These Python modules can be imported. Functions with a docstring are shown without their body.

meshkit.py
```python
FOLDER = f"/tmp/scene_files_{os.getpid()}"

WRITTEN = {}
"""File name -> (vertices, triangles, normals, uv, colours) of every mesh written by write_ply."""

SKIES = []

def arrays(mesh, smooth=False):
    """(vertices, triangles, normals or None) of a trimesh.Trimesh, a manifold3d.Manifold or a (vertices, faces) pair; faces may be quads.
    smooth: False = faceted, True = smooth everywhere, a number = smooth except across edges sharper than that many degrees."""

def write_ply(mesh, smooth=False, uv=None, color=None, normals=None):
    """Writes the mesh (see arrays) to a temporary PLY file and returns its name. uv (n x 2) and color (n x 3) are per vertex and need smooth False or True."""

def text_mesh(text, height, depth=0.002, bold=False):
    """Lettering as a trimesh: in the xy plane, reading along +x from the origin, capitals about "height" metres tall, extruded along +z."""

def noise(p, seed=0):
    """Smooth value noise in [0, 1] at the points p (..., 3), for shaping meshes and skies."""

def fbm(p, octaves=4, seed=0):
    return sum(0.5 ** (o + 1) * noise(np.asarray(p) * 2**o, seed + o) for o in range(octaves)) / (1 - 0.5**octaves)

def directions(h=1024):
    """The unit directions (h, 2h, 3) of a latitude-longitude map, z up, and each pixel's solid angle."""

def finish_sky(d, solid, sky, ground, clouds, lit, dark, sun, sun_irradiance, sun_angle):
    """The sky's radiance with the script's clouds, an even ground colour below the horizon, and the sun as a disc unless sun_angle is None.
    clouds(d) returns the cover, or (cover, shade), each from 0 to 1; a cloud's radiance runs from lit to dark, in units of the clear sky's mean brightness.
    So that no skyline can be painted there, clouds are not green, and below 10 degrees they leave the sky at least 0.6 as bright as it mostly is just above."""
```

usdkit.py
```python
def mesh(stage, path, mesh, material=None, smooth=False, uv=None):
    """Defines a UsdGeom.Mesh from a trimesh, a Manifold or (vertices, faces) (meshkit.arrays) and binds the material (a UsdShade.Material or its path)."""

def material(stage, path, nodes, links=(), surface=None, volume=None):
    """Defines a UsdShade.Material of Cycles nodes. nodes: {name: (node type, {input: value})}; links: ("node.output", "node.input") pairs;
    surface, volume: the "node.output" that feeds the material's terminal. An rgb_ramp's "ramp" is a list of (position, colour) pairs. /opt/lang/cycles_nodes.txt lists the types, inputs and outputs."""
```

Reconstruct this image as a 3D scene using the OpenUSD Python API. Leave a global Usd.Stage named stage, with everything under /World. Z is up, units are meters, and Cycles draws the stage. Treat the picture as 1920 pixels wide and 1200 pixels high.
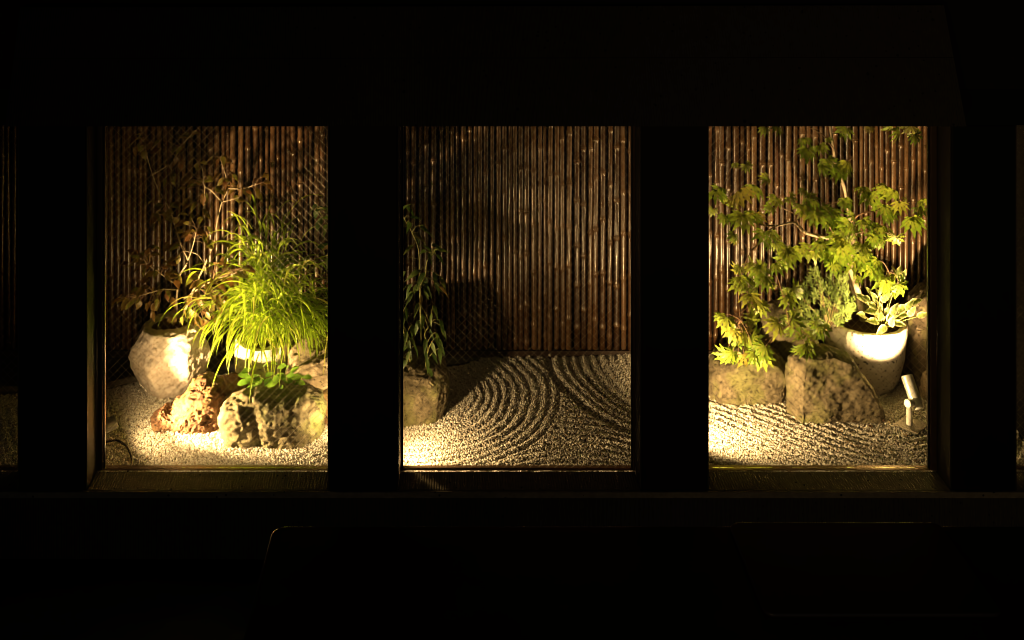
import math, random
import numpy as np
import trimesh
import manifold3d as m3
import usdkit, meshkit
from pxr import Usd, UsdGeom, UsdLux, UsdShade, Gf, Sdf, Vt

stage = Usd.Stage.CreateInMemory()
UsdGeom.SetStageUpAxis(stage, 'Z')
UsdGeom.SetStageMetersPerUnit(stage, 1.0)
world = UsdGeom.Xform.Define(stage, '/World')
stage.SetDefaultPrim(world.GetPrim())
UsdGeom.Scope.Define(stage, '/World/Looks')
R = random.Random(7)
NR = np.random.RandomState(7)

# ------------------------------------------------------------------ camera, sky, exposure
F, EYE, CAMY = 2100.0, 2.03, -3.5          # focal length in photo pixels, eye height above the sill, distance to the window wall
PX0, PY0 = 855.0, -300.0                   # the level view's vanishing point in the photograph (a shifted lens)
MM = 36.0 / 1920
cam = UsdGeom.Camera.Define(stage, '/World/camera')
cam.AddTranslateOp().Set(Gf.Vec3d(0, CAMY, EYE))
cam.AddRotateXOp().Set(90.0)
cam.CreateFocalLengthAttr(F * MM)
cam.CreateHorizontalApertureAttr(36.0)
cam.CreateVerticalApertureAttr(22.5)
cam.CreateHorizontalApertureOffsetAttr((960 - PX0) * MM)
cam.CreateVerticalApertureOffsetAttr((PY0 - 600) * MM)
cam.CreateClippingRangeAttr(Gf.Vec2f(0.05, 500))
cam.CreateExposureAttr(0.0)

SUN_EL, SUN_ROT = 0.22, -2.6
usdkit.material(stage, '/World/Looks/night_sky', {
    'sky': ('sky_texture', {'sky_type': 'single_scattering', 'sun_disc': False, 'sun_elevation': SUN_EL, 'sun_rotation': SUN_ROT}),
    'bg': ('background_shader', {'strength': 0.0075})}, [('sky.color', 'bg.color')], surface='bg.background')
dome = UsdLux.DomeLight.Define(stage, '/World/sky')
UsdShade.MaterialBindingAPI.Apply(dome.GetPrim()).Bind(UsdShade.Material.Get(stage, '/World/Looks/night_sky'))
dome.GetPrim().SetCustomDataByKey('kind', 'structure')

LAMP_COLOR = (1.0, 0.64, 0.265)
POWER = dict(A=4.6, B=0.35, C=2.1, D=3.0, E=0.5)
LAMP_BASE = 12.0

# ------------------------------------------------------------------ helpers
used = {}


def numbered(parent, name):
    k = (parent, name)
    n = used.get(k, 0)
    used[k] = n + 1
    return name if n == 0 else f'{name}_{n:03d}'


class Thing:
    def __init__(self, path, loc):
        self.path, self.loc = path, np.asarray(loc, float)
        self.prim = stage.GetPrimAtPath(path)


def tagp(prim, label=None, cat=None, group=None, kind=None):
    for k, v in (('label', label), ('category', cat), ('group', group), ('kind', kind)):
        if v:
            prim.SetCustomDataByKey(k, v)


def thing(name, label, cat, loc=(0, 0, 0), group=None, kind=None):
    p = '/World/' + numbered('/World', name)
    x = UsdGeom.Xform.Define(stage, p)
    x.AddTranslateOp().Set(Gf.Vec3d(*map(float, loc)))
    tagp(x.GetPrim(), label, cat, group, kind)
    return Thing(p, loc)


def vf(mesh):
    v, f, _ = meshkit.arrays(mesh)
    return v, f


def obj(name, mesh, mat, parent=None, smooth=False, tone=None, label=None, cat=None, group=None, kind=None, uv=None):
    pp = parent.path if parent is not None else '/World'
    loc = parent.loc if parent is not None else np.zeros(3)
    p = pp + '/' + numbered(pp, name)
    v, f = vf(mesh)
    m = usdkit.mesh(stage, p, (v - loc, f), '/World/Looks/' + mat, smooth=smooth, uv=uv)
    if tone is not None:
        UsdGeom.PrimvarsAPI(m).CreatePrimvar('tone', Sdf.ValueTypeNames.FloatArray, 'vertex').Set(Vt.FloatArray.FromNumpy(np.asarray(tone, np.float32)))
    tagp(m.GetPrim(), label, cat, group, kind)
    return Thing(p, loc)


def at(px, py, d):
    return np.array([(px - PX0) * d / F, d + CAMY, EYE - (py - PY0) * d / F])


GZ = -0.03


def gd(py, z=GZ):
    return (EYE - z) * F / (py - PY0)


def ground(px, py, z=GZ):
    return at(px, py, gd(py, z))


def box(x0, x1, y0, y1, z0, z1, bev=0.0):
    if bev <= 0:
        m = trimesh.creation.box([x1 - x0, y1 - y0, z1 - z0])
        m.apply_translation([(x0 + x1) / 2, (y0 + y1) / 2, (z0 + z1) / 2])
        return m
    pts = []
    for sx in (0, 1):
        for sy in (0, 1):
            for sz in (0, 1):
                c = np.array([(x0, x1)[sx], (y0, y1)[sy], (z0, z1)[sz]])
                s = np.array([1 - 2 * sx, 1 - 2 * sy, 1 - 2 * sz]) * bev
                for k in range(3):
                    o = s.copy()
                    o[k] = 0
                    pts.append(c + o)
                pts.append(c + s * 0.32)
    return m3.Manifold.hull_points(np.array(pts))


def cat(ms):
    vs, fs, n = [], [], 0
    for m in ms:
        v, f = vf(m)
        vs.append(v)
        fs.append(f + n)
        n += len(v)
    return np.vstack(vs), np.vstack(fs)


def unit(v):
    v = np.asarray(v, float)
    return v / (np.linalg.norm(v) + 1e-12)


def frame(z):
    z = unit(z)
    a = np.array([0, 0, 1.0]) if abs(z[2]) < 0.9 else np.array([1.0, 0, 0])
    x = unit(np.cross(a, z))
    return x, np.cross(z, x), z


def tube(points, radii, sides=6, cap=True):
    p = np.asarray(points, float)
    n = len(p)
    rad = np.broadcast_to(radii, (n,)) if np.ndim(radii) == 0 else np.asarray(radii)
    t = np.gradient(p, axis=0)
    t /= np.linalg.norm(t, axis=1, keepdims=True) + 1e-12
    x, y, _ = frame(t[0])
    ang = np.arange(sides) * 2 * np.pi / sides
    V = []
    for i in range(n):
        x = unit(x - t[i] * (x @ t[i]))
        y = np.cross(t[i], x)
        V.append(p[i] + rad[i] * (np.cos(ang)[:, None] * x + np.sin(ang)[:, None] * y))
    V = np.vstack(V)
    Fc = []
    for i in range(n - 1):
        for j in range(sides):
            a, b = i * sides + j, i * sides + (j + 1) % sides
            Fc += [(a, b, b + sides), (a, b + sides, a + sides)]
    if cap:
        V = np.vstack([V, p[0], p[-1]])
        k = len(V) - 2
        for j in range(sides):
            Fc.append((k, (j + 1) % sides, j))
            Fc.append((k + 1, (n - 1) * sides + j, (n - 1) * sides + (j + 1) % sides))
    return V, np.array(Fc)


def lathe(profile, origin, axis=(0, 0, 1), sides=24):
    """profile: (radius, height) pairs; radius 0 ends are closed."""
    x, y, z = frame(axis)
    o = np.asarray(origin, float)
    ang = np.arange(sides) * 2 * np.pi / sides
    V, rings = [], []
    for r, h in profile:
        if r < 1e-7:
            rings.append([len(V)] * sides)
            V.append(o + z * h)
        else:
            rings.append(list(range(len(V), len(V) + sides)))
            V += list(o + z * h + r * (np.cos(ang)[:, None] * x + np.sin(ang)[:, None] * y))
    Fc = []
    for a, b in zip(rings[:-1], rings[1:]):
        for j in range(sides):
            k = (j + 1) % sides
            if a[j] != a[k]:
                Fc.append((a[j], a[k], b[k]))
            if b[j] != b[k]:
                Fc.append((a[j], b[k], b[j]))
    return np.array(V), np.array(Fc)


def catmull(pts, per=6):
    p = np.asarray(pts, float)
    if len(p) < 3:
        t = np.linspace(0, 1, per + 1)[:, None]
        return p[0] * (1 - t) + p[-1] * t
    q = np.vstack([2 * p[0] - p[1], p, 2 * p[-1] - p[-2]])
    out = []
    for i in range(1, len(q) - 2):
        for t in np.linspace(0, 1, per, endpoint=False):
            a, b, c, d = q[i - 1], q[i], q[i + 1], q[i + 2]
            out.append(0.5 * (2 * b + (c - a) * t + (2 * a - 5 * b + 4 * c - d) * t * t + (3 * b - a - 3 * c + d) * t ** 3))
    out.append(p[-1])
    return np.array(out)


def M(name, nodes, links, surface='p.BSDF'):
    usdkit.material(stage, '/World/Looks/' + name, nodes, links, surface=surface)


# ------------------------------------------------------------------ materials
def plain(name, col, rough=0.6, spec=0.4, metal=0.0, var=0.25, scale=30, bump=0.0, bscale=200):
    a = tuple(c * (1 - var) for c in col)
    b = tuple(min(1, c * (1 + var)) for c in col)
    nodes = {'g': ('geometry', {}), 'n': ('noise_texture', {'scale': scale, 'detail': 5, 'roughness': 0.6}),
             'r': ('rgb_ramp', {'ramp': [(0.3, a), (0.7, b)]}),
             'p': ('principled_bsdf', {'roughness': rough, 'specular_ior_level': spec, 'metallic': metal})}
    links = [('g.position', 'n.vector'), ('n.fac', 'r.fac'), ('r.color', 'p.base_color')]
    if bump:
        nodes['n2'] = ('noise_texture', {'scale': bscale, 'detail': 4})
        nodes['b'] = ('bump', {'strength': bump, 'distance': 0.002})
        links += [('g.position', 'n2.vector'), ('n2.fac', 'b.height'), ('b.normal', 'p.normal')]
    M(name, nodes, links)


plain('black_paint', (0.006, 0.006, 0.007), 0.45, 0.3, var=0.1)
plain('dark_jamb', (0.05, 0.042, 0.034), 0.55, 0.3, var=0.1, bump=0.1)
plain('frame_metal', (0.16, 0.10, 0.06), 0.38, 0.5, metal=0.6, var=0.1)
plain('gasket', (0.012, 0.012, 0.012), 0.35, 0.4, var=0.1)
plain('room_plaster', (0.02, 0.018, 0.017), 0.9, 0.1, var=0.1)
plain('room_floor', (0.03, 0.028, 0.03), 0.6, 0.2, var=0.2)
plain('dark_board', (0.025, 0.013, 0.008), 0.5, 0.3, var=0.3, scale=12, bump=0.1)
plain('backing', (0.008, 0.005, 0.004), 0.9, 0.1)
plain('night_board', (0.0025, 0.002, 0.0018), 0.95, 0.05)
plain('slate', (0.035, 0.034, 0.034), 0.6, 0.3, var=0.3, scale=18, bump=0.25, bscale=60)
plain('kerb_stone', (0.10, 0.085, 0.07), 0.85, 0.2, var=0.3, bump=0.4)
plain('soil', (0.045, 0.026, 0.014), 0.95, 0.1, var=0.5, scale=120, bump=0.9, bscale=260)
plain('under_gravel', (0.20, 0.18, 0.15), 0.95, 0.1, var=0.4, scale=200, bump=0.6)
plain('steel', (0.88, 0.86, 0.80), 0.34, 0.6, metal=0.3, var=0.05)
plain('steel_dark', (0.40, 0.37, 0.32), 0.36, 0.5, metal=0.5, var=0.05)
plain('plate_metal', (0.17, 0.15, 0.11), 0.55, 0.4, metal=0.3, var=0.2, bump=0.1)
plain('cable_rubber', (0.015, 0.014, 0.013), 0.5, 0.4, var=0.1)
plain('bark_pale', (0.30, 0.24, 0.17), 0.8, 0.2, var=0.45, scale=60, bump=0.5, bscale=120)
plain('stem_brown', (0.17, 0.10, 0.055), 0.65, 0.3, var=0.35, scale=80)
plain('stem_green', (0.13, 0.13, 0.03), 0.55, 0.4, var=0.3, scale=80)
plain('wire_steel', (0.30, 0.27, 0.22), 0.35, 0.5, metal=0.8, var=0.05)
plain('table_lacquer', (0.030, 0.013, 0.008), 0.22, 0.5, var=0.25, scale=6)
plain('bench_wood', (0.028, 0.017, 0.010), 0.28, 0.5, var=0.25, scale=6)

# ribbed stone of ledge, low wall and hood: the ribs are geometry, the pits are texture
def ribbed(name, c0, c1, pit=(0.012, 0.010, 0.008)):
    M(name, {'g': ('geometry', {}),
             'n': ('noise_texture', {'scale': 45, 'detail': 6, 'roughness': 0.7}),
             'r': ('rgb_ramp', {'ramp': [(0.3, c0), (0.7, c1)]}),
             'v': ('voronoi_texture', {'scale': 34, 'randomness': 1.0}),
             'w': ('noise_texture', {'scale': 14, 'detail': 3}),
             'mm': ('math', {'math_type': 'multiply_add', 'value2': -0.32, 'value3': 0.27}),
             'le': ('math', {'math_type': 'less_than'}),
             'mix': ('mix', {'color2': pit}),
             'n2': ('noise_texture', {'scale': 400, 'detail': 3}),
             'b': ('bump', {'strength': 0.5, 'distance': 0.002}),
             'p': ('principled_bsdf', {'roughness': 0.85, 'specular_ior_level': 0.2})},
      [('g.position', 'n.vector'), ('n.fac', 'r.fac'), ('g.position', 'v.vector'), ('g.position', 'w.vector'), ('w.fac', 'mm.value1'),
       ('v.distance', 'le.value1'), ('mm.value', 'le.value2'), ('le.value', 'mix.fac'), ('r.color', 'mix.color1'), ('mix.color', 'p.base_color'),
       ('g.position', 'n2.vector'), ('n2.fac', 'b.height'), ('b.normal', 'p.normal')])


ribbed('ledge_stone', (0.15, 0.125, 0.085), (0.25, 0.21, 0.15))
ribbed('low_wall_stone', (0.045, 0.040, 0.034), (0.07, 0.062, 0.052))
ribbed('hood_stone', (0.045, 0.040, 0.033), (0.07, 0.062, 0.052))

# gravel grains
M('gravel_grain', {'o': ('object_info', {}),
                   'r': ('rgb_ramp', {'ramp': [(0.0, (0.30, 0.26, 0.21)), (0.15, (0.50, 0.46, 0.40)), (0.6, (0.66, 0.63, 0.57)), (0.93, (0.78, 0.76, 0.71)), (0.96, (0.36, 0.25, 0.15)), (1.0, (0.42, 0.33, 0.22))]}),
                   'g': ('geometry', {}), 'n': ('noise_texture', {'scale': 500, 'detail': 3}), 'nr': ('rgb_ramp', {'ramp': [(0.3, (0.75, 0.75, 0.75)), (0.7, (1, 1, 1))]}),
                   'm': ('mix', {'mix_type': 'multiply', 'fac': 1.0}),
                   'p': ('principled_bsdf', {'roughness': 0.7, 'specular_ior_level': 0.35})},
  [('o.random', 'r.fac'), ('g.position', 'n.vector'), ('n.fac', 'nr.fac'), ('r.color', 'm.color1'), ('nr.color', 'm.color2'), ('m.color', 'p.base_color')])

# bamboo: each pole its own tone; nodes marked by the 'tone' attribute
M('bamboo', {'o': ('object_info', {}),
             'r': ('rgb_ramp', {'ramp': [(0.0, (0.023, 0.0101, 0.0046)), (0.25, (0.0461, 0.0216, 0.0092)), (0.55, (0.0691, 0.0341, 0.0147)), (0.8, (0.0968, 0.053, 0.0249)), (1.0, (0.0392, 0.0157, 0.0083))]}),
             'g': ('geometry', {}), 'mp': ('mapping', {'scale': (60, 60, 3.0)}), 'n': ('noise_texture', {'scale': 1.0, 'detail': 5, 'roughness': 0.65}),
             'nr': ('rgb_ramp', {'ramp': [(0.25, (0.5, 0.47, 0.42)), (0.5, (0.95, 0.95, 0.95)), (0.8, (1.35, 1.25, 1.1))]}),
             'm': ('mix', {'mix_type': 'multiply', 'fac': 1.0}),
             's': ('noise_texture', {'scale': 190, 'detail': 3}), 'sr': ('rgb_ramp', {'ramp': [(0.35, (0.35, 0.3, 0.25)), (0.46, (1, 1, 1))]}),
             'm2': ('mix', {'mix_type': 'multiply', 'fac': 0.7}),
             'at': ('attribute', {'attribute': 'tone'}), 'm3': ('mix', {'color2': (0.11, 0.06, 0.028)}),
             'rn': ('noise_texture', {'scale': 25, 'detail': 3}), 'rr': ('map_range', {'from_min': 0.3, 'from_max': 0.7, 'to_min': 0.17, 'to_max': 0.38}),
             'p': ('principled_bsdf', {'specular_ior_level': 0.55})},
  [('o.random', 'r.fac'), ('g.position', 'mp.vector'), ('mp.vector', 'n.vector'), ('n.fac', 'nr.fac'), ('r.color', 'm.color1'), ('nr.color', 'm.color2'),
   ('g.position', 's.vector'), ('s.fac', 'sr.fac'), ('m.color', 'm2.color1'), ('sr.color', 'm2.color2'),
   ('at.fac', 'm3.fac'), ('m2.color', 'm3.color1'), ('m3.color', 'p.base_color'), ('g.position', 'rn.vector'), ('rn.fac', 'rr.value'), ('rr.result', 'p.roughness')])


def leafmat(name, stops, trans=0.35, rough=0.45, spec=0.4, attr=None):
    """stops: colour ramp over the random number of each leaf; attr: a second colour mixed in by the 'tone' attribute (edge or vein)."""
    nodes = {'o': ('object_info', {}), 'r': ('rgb_ramp', {'ramp': stops}), 'g': ('geometry', {}),
             'n': ('noise_texture', {'scale': 130, 'detail': 4}), 'nr': ('rgb_ramp', {'ramp': [(0.3, (0.7, 0.7, 0.7)), (0.7, (1.15, 1.15, 1.15))]}),
             'm': ('mix', {'mix_type': 'multiply', 'fac': 1.0}), 't': ('translucent_bsdf', {}), 'p': ('principled_bsdf', {'roughness': rough, 'specular_ior_level': spec}),
             'mc': ('mix_closure', {'fac': trans})}
    links = [('o.random', 'r.fac'), ('g.position', 'n.vector'), ('n.fac', 'nr.fac'), ('r.color', 'm.color1'), ('nr.color', 'm.color2')]
    out = 'm.color'
    if attr:
        nodes['at'] = ('attribute', {'attribute': 'tone'})
        nodes['m3'] = ('mix', {'color2': attr})
        links += [('at.fac', 'm3.fac'), (out, 'm3.color1')]
        out = 'm3.color'
    links += [(out, 'p.base_color'), (out, 't.color'), ('p.BSDF', 'mc.closure1'), ('t.BSDF', 'mc.closure2')]
    M(name, nodes, links, surface='mc.closure')


leafmat('maple_leaf', [(0, (0.15, 0.25, 0.02)), (0.5, (0.24, 0.37, 0.03)), (0.85, (0.34, 0.44, 0.045)), (1, (0.28, 0.22, 0.04))], 0.4, attr=(0.27, 0.25, 0.04))
leafmat('shrub_leaf', [(0, (0.12, 0.05, 0.014)), (0.25, (0.12, 0.08, 0.015)), (0.65, (0.115, 0.115, 0.016)), (1, (0.15, 0.18, 0.022))], 0.3, attr=(0.15, 0.07, 0.02))
leafmat('grass_blade', [(0, (0.20, 0.32, 0.016)), (0.5, (0.33, 0.47, 0.024)), (0.88, (0.42, 0.54, 0.04)), (1, (0.38, 0.33, 0.09))], 0.4, 0.4, attr=(0.34, 0.26, 0.11))
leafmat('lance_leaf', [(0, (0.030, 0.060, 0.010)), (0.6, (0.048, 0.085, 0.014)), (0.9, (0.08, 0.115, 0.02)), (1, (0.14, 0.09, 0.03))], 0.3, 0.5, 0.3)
leafmat('variegated_leaf', [(0, (0.13, 0.20, 0.03)), (1, (0.20, 0.26, 0.05))], 0.3, attr=(0.66, 0.62, 0.36))
leafmat('cover_leaf', [(0, (0.09, 0.20, 0.018)), (1, (0.17, 0.31, 0.03))], 0.35, 0.4)
leafmat('dry_leaf', [(0, (0.16, 0.07, 0.03)), (1, (0.22, 0.11, 0.05))], 0.2)
leafmat('juniper_scale', [(0, (0.22, 0.32, 0.08)), (1, (0.34, 0.44, 0.12))], 0.25, 0.6, 0.3)


def rockmat(name, c0, c1, c2, lich=(0.16, 0.17, 0.05), amount=0.5, dark=(0.02, 0.015, 0.01), speck=True, rough=0.9):
    nodes = {'g': ('geometry', {}), 'n': ('noise_texture', {'scale': 24, 'detail': 9, 'roughness': 0.74}), 'r': ('rgb_ramp', {'ramp': [(0.28, c0), (0.5, c1), (0.72, c2)]}),
             'l': ('noise_texture', {'scale': 9, 'detail': 5, 'roughness': 0.6}), 'lr': ('rgb_ramp', {'ramp': [(0.5, (0, 0, 0)), (0.62, (amount,) * 3)]}), 'm': ('mix', {'color2': lich}),
             's': ('noise_texture', {'scale': 95, 'detail': 6, 'roughness': 0.75}), 'sr': ('rgb_ramp', {'ramp': [(0.39, (1, 1, 1)), (0.46, (0, 0, 0))]}), 'm2': ('mix', {'color2': dark}),
             'bn': ('noise_texture', {'scale': 240, 'detail': 5, 'roughness': 0.7}), 'b': ('bump', {'strength': 0.9, 'distance': 0.005}),
             'p': ('principled_bsdf', {'roughness': rough, 'specular_ior_level': 0.25})}
    links = [('g.position', 'n.vector'), ('n.fac', 'r.fac'), ('g.position', 'l.vector'), ('l.fac', 'lr.fac'), ('lr.color', 'm.fac'), ('r.color', 'm.color1'),
             ('g.position', 's.vector'), ('s.fac', 'sr.fac'), ('sr.color', 'm2.fac'), ('m.color', 'm2.color1'), ('m2.color', 'p.base_color'),
             ('g.position', 'bn.vector'), ('bn.fac', 'b.height'), ('b.normal', 'p.normal')]
    M(name, nodes, links)


rockmat('tuff_rock', (0.05, 0.040, 0.026), (0.14, 0.114, 0.072), (0.25, 0.21, 0.14), amount=0.55)
rockmat('mossy_rock', (0.05, 0.043, 0.027), (0.15, 0.128, 0.075), (0.29, 0.265, 0.18), amount=0.6, lich=(0.13, 0.16, 0.04))
rockmat('lava_rock', (0.045, 0.021, 0.012), (0.115, 0.058, 0.032), (0.20, 0.125, 0.07), amount=0.45, lich=(0.20, 0.17, 0.05))
rockmat('pale_rock', (0.15, 0.11, 0.07), (0.26, 0.205, 0.14), (0.38, 0.32, 0.24), amount=0.3)
rockmat('dark_rock', (0.04, 0.03, 0.02), (0.09, 0.068, 0.045), (0.15, 0.118, 0.08), amount=0.4)
rockmat('planter_stone', (0.34, 0.28, 0.24), (0.47, 0.41, 0.36), (0.58, 0.53, 0.47), amount=0.25, lich=(0.42, 0.33, 0.2), dark=(0.25, 0.19, 0.14), rough=0.7)
rockmat('white_stone', (0.50, 0.46, 0.40), (0.62, 0.58, 0.52), (0.72, 0.69, 0.63), amount=0.15, lich=(0.5, 0.42, 0.3), dark=(0.25, 0.2, 0.15))
# speckled cast stone of the round pot
M('speckled_pot', {'g': ('geometry', {}), 'n': ('noise_texture', {'scale': 40, 'detail': 5}), 'r': ('rgb_ramp', {'ramp': [(0.3, (0.46, 0.42, 0.36)), (0.7, (0.60, 0.56, 0.50))]}),
                   'v': ('voronoi_texture', {'scale': 105}), 'w': ('white_noise_texture', {}), 'le': ('math', {'math_type': 'less_than'}),
                   'mm': ('math', {'math_type': 'multiply_add', 'value2': 0.60, 'value3': -0.17}), 'mix': ('mix', {'color2': (0.05, 0.042, 0.035)}),
                   'bn': ('noise_texture', {'scale': 260, 'detail': 4}), 'b': ('bump', {'strength': 0.5, 'distance': 0.002}),
                   'p': ('principled_bsdf', {'roughness': 0.85, 'specular_ior_level': 0.25})},
  [('g.position', 'n.vector'), ('n.fac', 'r.fac'), ('g.position', 'v.vector'), ('v.position', 'w.vector'), ('w.value', 'mm.value1'), ('v.distance', 'le.value1'), ('mm.value', 'le.value2'),
   ('le.value', 'mix.fac'), ('r.color', 'mix.color1'), ('mix.color', 'p.base_color'), ('g.position', 'bn.vector'), ('bn.fac', 'b.height'), ('b.normal', 'p.normal')])
# window pane
M('window_glass', {'f': ('fresnel', {'IOR': 1.45}), 't': ('transparent_bsdf', {'color': (0.97, 0.98, 0.97)}), 'gl': ('glossy_bsdf', {'color': (1, 1, 1), 'roughness': 0.0}), 'mc': ('mix_closure', {})},
  [('f.fac', 'mc.fac'), ('t.BSDF', 'mc.closure1'), ('gl.BSDF', 'mc.closure2')], surface='mc.closure')
M('lamp_lens', {'e': ('emission', {'color': (1.0, 0.72, 0.36), 'strength': 25.0})}, [], surface='e.emission')

# ------------------------------------------------------------------ the room's setting
XL, XR = -2.34, 2.74
DF = 4.46                                   # depth of the fence
YF = DF + CAMY
FLOOR = -0.215
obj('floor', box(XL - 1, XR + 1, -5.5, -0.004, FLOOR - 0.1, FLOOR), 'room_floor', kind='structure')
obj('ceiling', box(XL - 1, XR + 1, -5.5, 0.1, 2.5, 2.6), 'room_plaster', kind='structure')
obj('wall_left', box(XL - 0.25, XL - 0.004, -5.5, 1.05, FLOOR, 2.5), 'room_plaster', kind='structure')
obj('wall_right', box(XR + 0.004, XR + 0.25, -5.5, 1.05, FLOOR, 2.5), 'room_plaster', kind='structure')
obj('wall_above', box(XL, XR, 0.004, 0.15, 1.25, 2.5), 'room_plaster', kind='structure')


def ribs_sheet(x0, x1, nline, fn, pitch=0.008, per=4, depth=0.0017):
    """A ribbed sheet: ribs run along the lines; fn(s) gives (y, z, ny, nz) for s in nline."""
    n = int((x1 - x0) / pitch) * per
    xs = np.linspace(x0, x1, n + 1)
    prof = np.array([0.0, 1.0, 1.0, 0.0])
    h = prof[np.arange(n + 1) % per] * depth
    V = []
    for s in nline:
        y, z, ny, nz = fn(s)
        V.append(np.stack([xs, y + ny * h, z + nz * h], 1))
    V = np.vstack(V)
    Fc = []
    m = n + 1
    for i in range(len(nline) - 1):
        a = np.arange(n) + i * m
        Fc.append(np.stack([a, a + 1, a + 1 + m], 1))
        Fc.append(np.stack([a, a + 1 + m, a + m], 1))
    return V, np.vstack(Fc)


obj('garden_wall', box(1.95, 1.99, 0.17, YF + 0.016, GZ - 0.05, 1.75), 'night_board', label='dark board partition at the right end of the garden', cat='wall')
# columns between the windows
COL = [(-2.34, -2.13), (-1.367, -1.158), (-0.397, -0.183), (0.580, 0.787), (1.550, 1.750), (2.53, 2.74)]
SILL_Y = 0.104
col_label = ['black column at the far left beyond the picture edge', 'black column left of the window with the grass and white stone planter',
             'black column between the grass window and the raked gravel window', 'black column between the raked gravel window and the maple window',
             'black column right of the maple window with the round pot', 'black column at the far right beyond the picture edge']
for (a, b), lb in zip(COL, col_label):
    t = thing('black_column', lb, 'column', ((a + b) / 2, 0.07, 0), 'columns between the windows')
    obj('shaft', box(a, b, 0.0, 0.16, -0.02, 1.1375, 0.003), 'black_paint', t)
    for s, xx in ((-1, a), (1, b)):
        x0, x1 = (xx - 0.004, xx - 0.0005) if s < 0 else (xx + 0.0005, xx + 0.004)
        obj('jamb_lining', box(x0, x1, 0.004, 0.098, 0.0, 1.1375), 'dark_jamb', t)

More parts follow.
